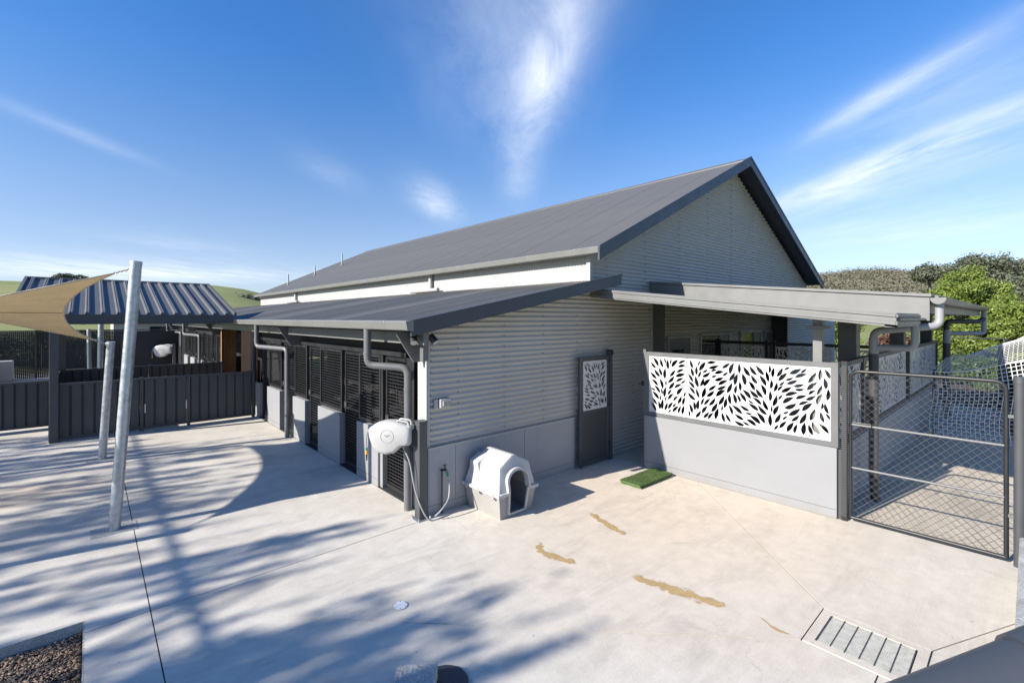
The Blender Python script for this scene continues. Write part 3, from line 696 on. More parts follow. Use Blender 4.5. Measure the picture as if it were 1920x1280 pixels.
# side screen wall (faces the fenced run)
SIDE = thing('screen_wall', 'shaded low wall with leaf-cut screens beside the fenced run', 'screen wall', (9, -3.66, 0))
MB().box(4.095, 13.9, -3.66, -3.46, 0, .88).build('low_wall', 'render', SIDE)
f2 = MB().box(4.01, 13.9, -3.63, -3.56, .883, .95).box(4.01, 13.9, -3.63, -3.56, 1.935, 2.0)
for x in (4.01, 5.47, 6.28, 9.46, 13.8): f2.box(x, x+.09, -3.637, -3.553, .883, 2.0)
f2.build('screen_frame', 'char', SIDE)
for x in (4.05, 6.35, 7.83, 9.52, 10.98, 12.36): place(LEAF_C, 'leaf_screen', SIDE, (x, -3.60, .958), (0, 0, 0))
# partition between the two covered runs
PT = thing('screen_wall', 'dim leaf-cut partition with black top rail under the verandah roof', 'screen wall', (9.57, -1.6, 0))
f3 = MB().box(9.55, 9.61, -3.4, .4, .8, .86).box(9.55, 9.61, -3.4, .4, 1.93, 2.0)
for y in (-3.4, -1.02, -.85, .36): f3.box(9.54, 9.62, y, y+.07, 0, 2.04)
f3.build('screen_frame', 'black', PT)
MB().box(9.54, 9.64, -3.4, .4, 0, .8).build('low_wall', 'render', PT)
for y0 in (.36, -1.02, -2.30): place(LEAF_C, 'leaf_screen', PT, (9.57, y0, .92), (0, 0, rz)).scale = (.82, 1, 1)
# leaf gate standing open against the corrugated wall
LG = thing('leaf_gate', 'charcoal gate with leaf-cut upper panel standing open against corrugated wall', 'gate', (3.4, -.1, 0))
g = MB().bbox(2.97, 3.04, -.14, -.09, .03, 1.93, .004).bbox(3.74, 3.80, -.14, -.09, .03, 1.93, .004)
for z in (.03, .93, 1.86): g.box(3.04, 3.74, -.138, -.092, z, z+.07)
g.build('gate_frame', 'charpost', LG); MB().box(3.04, 3.74, -.122, -.108, .10, .93).build('lower_panel', 'char', LG)
place(LEAF_G, 'leaf_screen', LG, (3.06, -.142, .99), (0, 0, 0)).scale = (1.07, 1, 1)
MB().bbox(3.82, 3.90, -.15, -.07, 0, 2.0, .004).build('hinge_post', 'charpost', LG)
for z in (.3, 1.0, 1.8): MB().box(3.795, 3.83, -.15, -.10, z, z+.06).build('hinge', 'black', LG)
MB().tube([(3.0, -.14, .0), (3.0, -.14, .3)], .008, 8).build('drop_bolt', 'black', LG)
MB().box(3.84, 3.90, -.17, -.05, 1.93, 2.02).build('post_cap', 'black', LG)

# ------------------------------------------------------------------ verandah roof
VR = thing('verandah', 'light grey skillion verandah roof with deep fascia and white downpipes', 'verandah', (6, -2, 0))
def sl(y, z): return z+.1115*y                      # y negative: falls away from the building
def vrake(x, y0, y1, prof, name, m):
    # profile (dx,dz) swept along the fall
    return MB().prism(prof, lambda p, q: (x+p, y0, sl(y0, q)), lambda p, q: (x+p, y1, sl(y1, q))).build(name, m, VR)
prof = [(0,2.985),(0,3.005),(-.014,3.01),(-.014,3.045),(-.004,3.052),(-.004,3.095),(-.020,3.10),(-.020,3.125),(-.006,3.13),(-.006,3.145),(.10,3.145),(.10,2.985)]
vrake(3.42, -.02, -4.33, prof, 'rake_gutter', 'light')
yb = -4.33; zb = sl(yb, 0)
MB().prism([(-q[0], q[1]) for q in prof], lambda p, q: (3.42, yb-p, q+zb), lambda p, q: (5.05, yb-p, q+zb)).build('end_gutter', 'light', VR)
MB().prism([(-.02,3.06),(-4.36,3.06+.1115*-4.34),(-4.36,3.09+.1115*-4.34),(-.02,3.09)], lambda p, q: (3.5, p, q), lambda p, q: (5.36, p, q)).build('roof_sheet', 'light', VR)
MB().prism([(-.02,3.02),(-4.40,3.0+.098*-4.4),(-4.40,3.33+.098*-4.4),(-.02,3.33)], lambda p, q: (5.38, p, q), lambda p, q: (5.41, p, q)).build('fascia', 'light', VR)
MB().prism([(-.02,3.335),(-4.42,3.335+.098*-4.42),(-4.42,3.375+.098*-4.42),(-.02,3.375)], lambda p, q: (5.35, p, q), lambda p, q: (5.60, p, q)).build('flashing', 'light', VR)
n = 12
for i in range(n):
    x0 = 5.60+i*.79
    MB().prism([(-.02,3.33),(-4.47,3.33+.098*-4.47),(-4.47,3.365+.098*-4.47),(-.02,3.365)], lambda p, q: (x0, p, q+.0015*(i % 2)), lambda p, q: (x0+.785, p, q+.0015*(i % 2))).build('roof_sheet', 'light', VR)
ze = 3.33+.098*-4.47
MB().box(5.45, 15.0, -4.40, -4.36, ze-.22, ze-.01).build('fascia', 'light', VR)
def halfround(x0, x1, y, z, r):
    a = [math.pi+math.pi*k/10 for k in range(11)]
    pr = [(math.cos(t)*r, math.sin(t)*r) for t in a]+[(r*.93, .005), (-r*.93, .005)]
    return MB().prism(pr, lambda p, q: (x0, y+p, z+q), lambda p, q: (x1, y+p, z+q))
gt = halfround(5.36, 15.05, -4.49, ze-.01, .085).build('gutter', 'light', VR, smooth=30)
for x in (5.9, 8.0, 10.2, 12.4, 14.6): MB().prism([(0.40,3.14),(-4.35,3.14+.098*-4.35),(-4.35,3.30+.098*-4.35),(0.40,3.30)], lambda p, q: (x, p, q), lambda p, q: (x+.06, p, q)).build('rafter', 'grey', VR)
MB().bbox(3.99, 4.10, -3.47, -3.36, .92, 2.60, .004).build('post', 'light', VR)
MB().box(3.93, 4.16, -3.53, -3.30, 2.46, 2.50).build('post_bracket', 'grey', VR)
for x in (5.48, 13.6, 9.5): MB().bbox(x, x+.24, -3.54, -3.30, 0, 2.85, .005).build('post', 'charpost', VR)
def vpipe(pts, m, r=.055): return MB().tube(bend(pts, .10, 6), r, 16).build('downpipe', m, VR, smooth=50)
vpipe([(5.02, -4.29, 2.53), (5.02, -4.29, 2.19), (5.02, -3.84, 2.19)], 'pvc', .045)
vpipe([(5.50, -4.49, 2.82), (5.50, -4.49, 2.50), (5.02, -3.84, 2.42), (5.02, -3.84, 2.20)], 'pvc', .05)
vpipe([(5.02, -3.84, 2.32), (5.02, -3.84, 2.10)], 'pvc', .058)
vpipe([(5.02, -3.84, 2.10), (5.02, -3.84, .35), (5.02, -3.86, 0)], 'dpipe', .06)
vpipe([(14.6, -4.49, 2.82), (14.6, -4.49, 2.2), (13.6, -3.84, 2.2)], 'pvc', .055)
vpipe([(14.6, -4.49, 2.6), (14.5, -4.40, 2.52), (13.6, -3.84, 2.52), (13.6, -3.84, 1.95)], 'dpipe', .06)
vpipe([(13.6, -3.84, 2.3), (13.6, -3.84, 1.95)], 'pvc', .08)
vpipe([(13.6, -3.84, 1.95), (13.6, -3.84, 0)], 'dpipe', .08)

# ------------------------------------------------------------------ chain-link gate and run fence
def chainlink(b, x, y0, y1, z0, z1, s=.060, w=.0046):
    # diagonal wires in the plane x
    W_, H_ = y1-y0, z1-z0; k = -H_
    while k < W_:
        t0 = max(0, -k); t1 = min(H_, W_-k)
        if t1 > t0:
            b.wire((x-.002, y0+k+t0, z0+t0), (x-.002, y0+k+t1, z0+t1), w)
            b.wire((x+.002, y1-k-t0, z0+t0), (x+.002, y1-k-t1, z0+t1), w)
        k += s*1.4142
    return b
CG = thing('chain_link_gate', 'black tubular gate filled with chain-link wire, closed across the run', 'gate', (3.93, -4.5, 0))
gy0, gy1 = -5.17, -3.80
MB().tube(bend([(3.93, gy1, .06), (3.93, gy1, 1.93), (3.93, gy0, 1.93), (3.93, gy0, .06)], .11, 7), .021, 12).tube([(3.93, gy1, .065), (3.93, gy0, .065)], .021, 12).build('gate_frame', 'black', CG, smooth=50)
for z in (.70, 1.25): MB().tube([(3.93, gy1, z), (3.93, gy0, z-.0)], .015, 10).build('cross_rail', 'grey', CG, smooth=50)  # lighter grey than the frame puts the sun's gleam into the colour
chainlink(MB(), 3.93, gy0+.01, gy1-.01, .08, 1.91).build('chain_link', 'wire', CG)
for z in (.5, 1.55): MB().box(3.915, 3.945, gy0-.07, gy0+.01, z, z+.035).build('hinge', 'grey', CG)
lt = MB().tube(bend([(3.91, gy1-.02, 1.28), (3.91, gy1-.22, 1.28), (3.91, gy1-.22, 1.14)], .02), .006, 8).build('latch', 'black', CG)
def rpost(x, y, h, r, name, label, m='charpost'):
    p = thing(name, label, 'post', (x, y, 0))
    MB().tube([(x, y, -.05), (x, y, h)], r, 18).build('shaft', m, p, smooth=50)
    MB().tube([(x, y, h-.06), (x, y, h+.012)], [r*1.12, r*1.05], 18).build('cap', m, p, smooth=50); return p
rpost(3.93, -5.265, 1.98, .044, 'gate_post', 'thick round charcoal hinge post of the chain-link gate')
gp = thing('gate_post', 'black slotted latch post between pale wall and chain-link gate', 'post', (3.95, -3.735, 0))
MB().box(3.91, 3.965, -3.765, -3.705, 0, 2.05).build('shaft', 'black', gp)
rb = MB()
for k in range(74): rb.box(3.902, 3.91, -3.762, -3.708, .06+k*.0262, .073+k*.0262)
rb.build('slots', 'charpost', gp, kind='stuff')
MB().box(3.93, 3.99, -3.703, -3.668, 0, .90).build('filler_strip', 'charpost', gp)
FF = thing('chain_link_fence', 'chain-link fence panel beyond the thick charcoal gate post', 'fence', (3.93, -6.2, 0))
MB().tube([(3.93, -5.31, 1.9), (3.93, -7.8, 1.9)], .016, 10).tube([(3.93, -5.31, .08), (3.93, -7.8, .08)], .016, 10).build('rail', 'black', FF, smooth=50)
MB().tube([(3.93, -7.8, 0), (3.93, -7.8, 1.95)], .03, 12).build('post', 'black', FF, smooth=50)
chainlink(MB(), 3.93, -7.8, -5.31, .08, 1.9).build('chain_link', 'wire', FF)

# netting at the far end of the run
NT = thing('netting_tunnel', 'slack white knotted netting hung across the end of the run', 'netting', (10.8, -5, 0))
def net(fn, nu, nv, w=.0085):
    b = MB(); g = [[Vector(fn(i/nu, j/nv)) for j in range(nv+1)] for i in range(nu+1)]
    for i in range(0, nu+1):
        for j in range(nv): b.wire(g[i][j], g[i][j+1], w)
    for j in range(0, nv+1):
        for i in range(nu): b.wire(g[i][j], g[i+1][j], w)
    return b
def topz(s): return 1.40+1.0*max(0, (s-.10))**1.3
def nf(s, t):
    y = -3.85-s*2.6; z = .03+t*(topz(s)-.03)
    return (10.8+.10*math.sin(t*3.1)*math.sin(s*9)-.25*(1-t)**3, y+.03*math.sin(t*7), z)
net(nf, 36, 20, .0115).build('front_net', 'net', NT)
def nr(s, t):
    y = -3.85-s*2.6; return (10.8+t*3.6, y, topz(s)+.55*math.sin(t*math.pi*.62)*(.3+.9*s)+.02*math.sin(s*20+t*9))
net(nr, 36, 22).build('roof_net', 'net', NT)
MB().tube([(10.8, -3.85-s*2.6, topz(s)+.01) for s in [k/20 for k in range(21)]], .011, 8).build('edge_rope', 'net', NT)
MB().tube(spline([nf(s, 0) for s in [k/14 for k in range(15)]], 3), .010, 6).build('lead_rope', 'net', NT)
for y in (-3.88, -6.4): MB().tube([(10.82, y, 0), (10.82, y, topz((-3.85-y)/2.6)+.05)], .03, 12).build('post', 'black', NT, smooth=50)

# black mesh fence past the verandah
BF = thing('mesh_fence', 'dark see-through mesh fence past the end of the verandah', 'fence', (18, -4.6, 0))
for x in (15.6, 18.0, 20.4, 22.8): MB().tube([(x, -4.75, 0), (x, -4.75, 1.85)], .03, 10).build('post', 'black', BF, smooth=50)
MB().tube([(15.6, -4.75, 1.82), (22.8, -4.75, 1.82)], .02, 8).tube([(22.8, -4.75, 1.82), (22.8, -3.0, 1.82)], .02, 8).build('rail', 'black', BF, smooth=50)
b = MB(); k = 15.6
while k < 22.8: b.wire((k, -4.75, .02), (k, -4.75, 1.8), .011); k += .05
k = .05
while k < 1.8: b.wire((15.6, -4.75, k), (22.8, -4.75, k), .011); k += .05
b.build('mesh_infill', 'mesh', BF)

# ------------------------------------------------------------------ hose reel, tap, switch, lights at the corner
PR = thing('reel_post', 'short square charcoal post carrying the near hose reel', 'post', (-.09, -.02, 0))
MB().bbox(-.16, -.04, -.09, .03, 0, 1.26, .004).build('shaft', 'charpost', PR)
MB().box(-.165, -.035, -.095, .035, 1.26, 1.272).build('cap', 'charpost', PR)
MB().box(-.20, .0, -.13, .07, 0, .012).build('base_plate', 'galv', PR)
bo = MB()
for x, y in ((-.185, -.115), (-.185, .05), (-.015, -.115)): bo.tube([(x, y, .012), (x, y, .04)], .008, 8)
bo.build('anchor_bolts', 'galv', PR)
def hose_reel(loc, ang, label, s=1., m='plastic'):
    t = thing('hose_reel', label, 'hose reel', loc, 'wall hose reels'); ca, sa = math.cos(ang), math.sin(ang)
    def P(x, y, z): return (loc[0]+(x*ca-y*sa)*s, loc[1]+(x*sa+y*ca)*s, loc[2]+z*s)
    # outline of the drum case seen from the side: x forward, z up; y is its thickness
    out = [(.00,-.10),(.02,-.13),(.12,-.14),(.22,-.235),(.34,-.255),(.45,-.225),(.52,-.14),(.555,-.03),(.565,.05),(.545,.095),(.47,.145),(.36,.175),(.24,.18),(.12,.155),(.05,.12),(.00,.11)]
    b = MB(); n = len(out); rings = []
    cx, cz = .30, -.03
    for k, (y, sc_) in enumerate(((-.115,.80),(-.10,.93),(-.075,.985),(-.004,1.0),(.004,1.0),(.075,.985),(.10,.93),(.115,.80))):
        rings.append([P(cx+(x-cx)*sc_, y, cz+(z-cz)*sc_) for x, z in out])
    vs = [p for r in rings for p in r]; fs = []
    for k in range(len(rings)-1):
        for i in range(n): fs.append((k*n+i, k*n+(i+1) % n, (k+1)*n+(i+1) % n, (k+1)*n+i))
    fs.append(tuple(range(n))[::-1]); fs.append(tuple((len(rings)-1)*n+i for i in range(n)))
    c = b.add(vs, fs).build('case', m, t, smooth=38)
    # round boss on the cheek with two lines of small print
    for sy in (-1, 1):
        ring = [P(.30+.085*math.cos(a), sy*.1165, -.01+.085*math.sin(a)) for a in [2*math.pi*k/24 for k in range(24)]]
        MB().tube(ring, .0022*s, 6, closed=True).build('boss_ring', 'plasticg', c)
        pr = MB()
        for x0, x1, z in ((.262, .338, .004), (.29, .312, -.014)):
            a, bb = P(x0, sy*.1155, z), P(x1, sy*.1175, z+.008)
            pr.box(a[0], bb[0], a[1], bb[1], a[2], bb[2]) if ang == 0 else pr.bar(P(x0, sy*.1165, z), P(x1, sy*.1165, z), .003*s, .007*s)
        pr.build('maker_mark', 'grey', c)
    sc2 = MB()
    for x, z in ((.07,.085),(.2,.14),(.34,.14),(.47,.11),(.05,-.08),(.14,-.12),(.08,.0)): sc2.tube([P(x, -.098, z), P(x, -.1205, z)], .006*s, 8)
    sc2.build('case_screws', 'grey', c)
    MB().tube(bend([P(.03, -.06, .10), P(.04, -.06, .165), P(.17, -.06, .185), P(.19, -.06, .17)], .03), .014*s, 8).tube(bend([P(.03, .06, .10), P(.04, .06, .165), P(.17, .06, .185), P(.19, .06, .17)], .03), .014*s, 8).build('carry_handle', m, t, smooth=50)
    MB().prism([(-.10,-.15),(.02,-.15),(.06,-.05),(.02,.06),(-.10,.06)], lambda p, q: P(p, -.03, q), lambda p, q: P(p, .03, q)).build('swing_bracket', 'black', t)
    h = MB().tube(spline([P(.545, 0, .06), P(.585, 0, .045), P(.615, 0, -.03), P(.622, 0, -.12), P(.618, 0, -.19)], 6), .009*s, 8).build('outlet_hose', 'pvc', t, smooth=60)
    MB().tube([P(.618, 0, -.19), P(.617, 0, -.225)], .016*s, 10).build('hose_coupling', 'green', h, smooth=50)
    MB().tube([P(.617, 0, -.225), P(.616, 0, -.275)], .018*s, 10).build('hose_coupling', 'yellow', h, smooth=50)
    MB().tube([P(.616, 0, -.275), P(.614, 0, -.36)], [.012*s, .007*s], 10).build('nozzle', 'black', h, smooth=50)
    return t, P
REEL, RP = hose_reel((-.19, .03, 1.10), R(133), 'large white hose reel swung out from the corner post')
hb = RP(.14, 0, -.15)
MB().tube(spline([hb, (-.24, .02, .75), (-.20, -.05, .40), (-.13, -.14, .12), (-.05, -.19, .012), (.10, -.20, .010), (.30, -.16, .010), (.42, -.11, .010)], 8), .010, 8).build('supply_hose', 'pvc', REEL, smooth=60)
TP = thing('garden_tap', 'brass tap with standpipe and short white hose on the grey base wall', 'tap', (.23, -.06, 0))
MB().tube([(.20, -.065, 0), (.20, -.065, .56)], .012, 10).build('standpipe', 'charpost', TP, smooth=50)
MB().tube([(.20, -.045, .57), (.235, -.12, .58)], .015, 10).tube([(.225, -.10, .58), (.225, -.10, .64)], .010, 8).tube([(.20, -.10, .645), (.25, -.10, .645)], .007, 8).build('tap_body', 'black', TP, smooth=50)
hz = MB().tube(spline([(.245, -.14, .50), (.255, -.16, .40), (.20, -.22, .24), (.08, -.25, .14), (-.01, -.22, .06)], 7), .011, 8).build('hose', 'pvc', TP, smooth=60)
MB().tube([(.24, -.125, .56), (.245, -.138, .50)], .019, 10).build('hose_coupling', 'green', hz, smooth=50)
SO = thing('power_outlet', 'weatherproof white power outlet on the corrugated wall', 'power outlet', (.25, -.04, 1.46))
MB().box(.10, .155, -.035, -.012, 1.40, 1.52).build('conduit_box', 'trim', SO)
MB().bbox(.17, .34, -.075, -.012, 1.40, 1.52, .008).build('case', 'plastic', SO); MB().bbox(.20, .33, -.10, -.076, 1.425, 1.50, .006).build('flap', 'plasticg', SO)
for x, y, a, lab in ((-.30, -.18, -.5, 'black spot light under the eave facing the cages'), (-.10, -.30, .6, 'black spot light under the eave facing the kennel')):
    t = thing('spot_light', lab, 'light', (x, y, 2.36), 'eave spot lights')
    d = Vector((math.sin(a)*.5, -.6, -.75)).normalized(); p = Vector((x, y, 2.35))
    MB().tube([p-d*.05, p-d*.04, p+d*.07], [.025, .045, .05], 14).build('housing', 'black', t, smooth=50)
    MB().tube([p+d*.0705, p+d*.073], .043, 14).build('lens', 'plastic', t)
    MB().bar((x, y+.02, 2.36), (-.08, -.09, 2.42), .02).build('arm', 'black', t)
MB().box(-.13, -.05, -.13, -.05, 2.05, 2.44).build('eave_post', 'grey', BLD)

# ------------------------------------------------------------------ dog kennel
DK = thing('dog_kennel', 'white and grey plastic dog kennel with arched doorway', 'dog kennel', (.9, -.42, 0))
kx, ky0, ky1 = .90, -.80, -.06
def ring(hx, y0, y1, z): return [(kx-hx, y0, z), (kx+hx, y0, z), (kx+hx, y1, z), (kx-hx, y1, z)]
# base: tapered tub with the doorway cut in its front
def tub():
    b = MB(); lo = ring(.275, ky0+.03, ky1-.03, .0); hi = ring(.325, ky0-.005, ky1, .31)
    for i in (1, 2, 3):
        j = (i+1) % 4; b.add([lo[i], lo[j], hi[j], hi[i]], [(0,1,2,3)])
    # front with opening
    def F(x, z): t = z/.31; return (kx+x, ky0+.03-.035*t, z)
    hw = lambda z: .275+.05*z/.31
    ow = lambda z: .145+.02*z/.31
    rows = [0, .055, .31]
    b.add([F(-hw(0),0), F(hw(0),0), F(hw(.055),.055), F(-hw(.055),.055)], [(0,1,2,3)])
    b.add([F(-hw(.055),.055), F(-ow(.055),.055), F(-ow(.31),.31), F(-hw(.31),.31)], [(0,1,2,3)])
    b.add([F(ow(.055),.055), F(hw(.055),.055), F(hw(.31),.31), F(ow(.31),.31)], [(0,1,2,3)])
    b.add([(x, y, .03) for x, y, z in ring(.27, ky0+.03, ky1-.03, 0)], [(0,1,2,3)])
    return b
tb = tub().build('base', 'plasticg', DK)
MB().bbox(kx-.35, kx+.35, ky0-.03, ky0+.03, .30, .345, .008).build('front_rim', 'plastic', DK) if False else None
rim = MB()
rim.bbox(kx-.36, kx-.315, ky0-.035, ky1+.03, .305, .35, .008).bbox(kx+.315, kx+.36, ky0-.035, ky1+.03, .305, .35, .008).bbox(kx-.315, kx+.315, ky1-.01, ky1+.03, .305, .35, .006)
rim.bbox(kx-.315, kx-.18, ky0-.035, ky0+.01, .305, .35, .006).bbox(kx+.18, kx+.315, ky0-.035, ky0+.01, .305, .35, .006)
rim.build('rim', 'plastic', DK)
cl = MB()
for y in (-.72, -.42, -.14):
    for sx in (-1, 1): cl.bbox(kx+sx*.355-.012, kx+sx*.355+.012, y-.02, y+.02, .275, .345, .004)
cl.build('clips', 'plasticg', DK)
# roof shell: lower wall, shoulder, ridge; front leans back
def fr3(z): return ky0+.0+.06*(z-.35)/.31
prof_ = [(-.325,.35),(-.315,.40),(-.265,.655),(-.025,.785),(.025,.785),(.265,.655),(.315,.40),(.325,.35)]
sh = MB(); n = len(prof_)
fv = [(kx+x, fr3(z), z) for x, z in prof_]; bv = [(kx+x, ky1+.0-.09*(z-.35)/.31, z) for x, z in prof_]
sh.add(fv+bv, [(i, i+1, n+i+1, n+i) for i in range(n-1)]+[tuple(range(n, 2*n))])
# front face around the arch
ar = [(-.165,.35)]+[(.165*-math.cos(a), .47+.125*math.sin(a)) for a in [math.pi*k/12 for k in range(13)]]+[(.165,.35)]
m2_ = len(ar)
def q3(x, z): return (kx+x, fr3(z), z)
left = prof_[:4]; right = prof_[4:]
outp = left+right
V2 = [Vector(p) for p in outp+ar[::-1]]
vo, eo, fo, *_r = geometry.delaunay_2d_cdt(V2, [], [list(range(len(V2)))], 1, 1e-6)
sh.add([q3(p.x, p.y) for p in vo], [tuple(f) for f in fo])
# vent gusset on the left roof slope
sh.add([(kx-.297,-.36,.49),(kx-.325,-.345,.655),(kx-.15,-.345,.722),(kx-.285,-.14,.655),(kx-.13,-.14,.735),(kx-.30,-.14,.45)], [(0,1,2),(1,3,4,2),(0,5,3,1)])
sh.build('roof_shell', 'plastic', DK, smooth=24)
arch = MB(); o_ = []; 
for (x, z) in ar:
    c0 = Vector((x, z-.42)).normalized()*.035 if z > .36 else Vector((math.copysign(.035, x), 0))
    o_.append((x+c0.x, z+c0.y))
k = len(ar); y_out = -.055
vsA = [(kx+x, fr3(z)+y_out, z) for x, z in ar]+[(kx+x, fr3(z)+y_out, z) for x, z in o_]+[(kx+x, fr3(z)+.02, z) for x, z in o_]+[(kx+x, fr3(z)+.03, z) for x, z in ar]
fsA = []
for i in range(k-1): fsA += [(i, i+1, k+i+1, k+i), (k+i, k+i+1, 2*k+i+1, 2*k+i), (3*k+i, 3*k+i+1, i+1, i)]
arch.add(vsA, fsA).build('door_arch', 'plastic', DK, smooth=40)
lowf = MB()
for s_ in (-1, 1): lowf.bar((kx+s_*.150, ky0+.012, .055), (kx+s_*.170, ky0-.028, .35), .022, .03)
lowf.bar((kx-.15, ky0+.012, .05), (kx+.15, ky0+.012, .05), .022, .02); lowf.build('door_lip', 'plastic', DK)
MB().box(kx-.27, kx+.27, ky0+.12, ky1-.04, .012, .025).build('floor_liner', 'dark', DK)

def soften(o, w, ang=16, seg=3):
    import bmesh
    bm = bmesh.new(); bm.from_mesh(o.data); bmesh.ops.remove_doubles(bm, verts=bm.verts[:], dist=.0008); bmesh.ops.recalc_face_normals(bm, faces=bm.faces[:])
    es = [e for e in bm.edges if len(e.link_faces) == 2 and e.calc_face_angle(0) > R(ang)]
    bmesh.ops.bevel(bm, geom=es, offset=w, offset_type='OFFSET', segments=seg, affect='EDGES', profile=.5, clamp_overlap=True)
    for f in bm.faces: f.smooth = True
    bm.to_mesh(o.data); bm.free()
for c_ in DK.children:
    if c_.name.startswith('roof_shell'): soften(c_, .016)
# ------------------------------------------------------------------ folded turf mats, covers, drain
def turf_mat(name, lab, x0, x1, y0, y1, z0, rot, grp):
    t = thing(name, lab, 'mat', ((x0+x1)/2, (y0+y1)/2, z0), grp); cx, cy = (x0+x1)/2, (y0+y1)/2
    def P(x, y, z): a, b = x-cx, y-cy; return (cx+a*math.cos(rot)-b*math.sin(rot), cy+a*math.sin(rot)+b*math.cos(rot), z)
    b = MB(); nx, ny = 14, 6; hz = .02
    def top(i, j): return P(x0+(x1-x0)*i/nx+.008*math.sin(j*2.1), y0+(y1-y0)*j/ny+.006*math.sin(i*1.7), z0+hz+.008*math.sin(i*.9+j)*math.sin(j*1.3))
    g = [top(i, j) for i in range(nx+1) for j in range(ny+1)]; lo = [(p[0], p[1], z0) for p in g]
    nn = len(g); fs = []
    for i in range(nx):
        for j in range(ny): q = (i*(ny+1)+j, (i+1)*(ny+1)+j, (i+1)*(ny+1)+j+1, i*(ny+1)+j+1); fs.append(q); fs.append(tuple(nn+k for k in q[::-1]))
    ed = [i*(ny+1) for i in range(nx+1)]+[nx*(ny+1)+j for j in range(1, ny+1)]+[i*(ny+1)+ny for i in range(nx-1, -1, -1)]+[j for j in range(ny-1, 0, -1)]
    for a, c in zip(ed, ed[1:]+ed[:1]): fs.append((a, nn+a, nn+c, c))
    b.add(g+lo, fs).build('backing', 'turf', t)
    rnd = np.random.RandomState(int(z0*1000)+5); N_ = 9000; u = rnd.rand(N_); v = rnd.rand(N_)
    base = np.array([P(x0+(x1-x0)*a, y0+(y1-y0)*c, z0+hz-.003) for a, c in zip(u, v)]); an = rnd.rand(N_)*6.28; hgt = .010+rnd.rand(N_)*.012
    V = np.empty((N_, 3, 3)); w = .0035
    V[:, 0] = base+np.column_stack([np.cos(an)*w, np.sin(an)*w, 0*an]); V[:, 1] = base-np.column_stack([np.cos(an)*w, np.sin(an)*w, 0*an])
    V[:, 2] = base+np.column_stack([rnd.randn(N_)*.006, rnd.randn(N_)*.006, hgt])
    V -= np.array(LOC[t]); me = npmesh('turf_blades', V.reshape(-1, 3), np.arange(N_*3).reshape(-1, 3), 'turf', True); tag(link(me, 'turf_blades', t), kind='stuff')
turf_mat('turf_mat', 'lower green artificial turf mat under the other mat by the screen wall', 2.93, 3.84, -1.37, -1.0, .0, R(1), 'stacked turf mats')
turf_mat('turf_mat', 'upper green artificial turf mat on top of the stack by the screen wall', 2.91, 3.82, -1.385, -1.01, .034, R(-2), 'stacked turf mats')
pc = thing('pit_cover', 'small round white plastic pit cover set in the concrete', 'cover', (-1.21, -1.52, 0))
MB().tube([(-1.21, -1.52, -.01), (-1.21, -1.52, .006)], .062, 28).build('lid', 'cover', pc); MB().tube([(-1.21, -1.52, -.01), (-1.21, -1.52, .004)], .070, 28).build('ring', 'plasticg', pc)
scw = MB()
for k in range(6): a = k*math.pi/3; scw.tube([(-1.21+.052*math.cos(a), -1.52+.052*math.sin(a), .004), (-1.21+.052*math.cos(a), -1.52+.052*math.sin(a), .008)], .005, 6)
scw.build('screws', 'grey', pc)
DG = thing('drain_grate', 'galvanised bar grate over the square concrete drain pit', 'drain grate', (1.29, -4.46, 0))
su = MB().box(GX0+.005, GX0+.075, GY0+.006, GY1-.006, -.03, .004).box(GX1-.075, GX1-.006, GY0+.006, GY1-.006, -.03, .004).box(GX0+.075, GX1-.075, GY1-.075, GY1-.006, -.03, .004).box(GX0+.075, GX1-.075, GY0+.006, GY0+.075, -.03, .004)
su.build('surround', 'concrete', DG)
gx0, gx1, gy0_, gy1_ = GX0+.085, GX1-.085, GY0+.085, GY1-.085
nb = 26
for i in range(nb):
    x = gx0+(gx1-gx0)*(i+.5)/nb; MB().box(x-.0034, x+.0034, gy0_, gy1_, -.0045, .004).build('bearing_bar', 'grate', DG)
for j in range(7):
    y = gy0_+(gy1_-gy0_)*j/6; MB().bar((gx0, y, .004), (gx1, y, .004), .007, .006).build('cross_rod', 'char', DG)  # rods coloured dark to stand for the shaded gaps
MB().box(gx0-.02, gx1+.02, gy0_-.02, gy1_+.02, -.005, -.0055).build('pit', 'joint', DG)
CB = thing('concrete_block', 'rough weathered concrete block at the foot of the landing', 'block', (-1.55, -2.45, 0))
MB().prism([(-1.67,-2.33),(-2.0,-2.70),(-1.77,-2.86),(-1.44,-2.49)], lambda p, q: (p, q, .024), lambda p, q: (p, q, .13)).build('body', 'concrete_old', CB)
rc = thing('dark_disc', 'dark round disc lying under the rough concrete block', 'lid', (-1.43, -2.56, 0))  # flat dark disc, partly under the block
MB().tube([(-1.43, -2.56, .0), (-1.43, -2.56, .02)], .17, 40).build('disc', 'fascia', rc, smooth=40)
MB().tube([(-1.43+.165*math.cos(a), -2.56+.165*math.sin(a), .0165) for a in [2*math.pi*k/40 for k in range(40)]], .006, 6, closed=True).build('rim', 'fascia', rc, smooth=60)
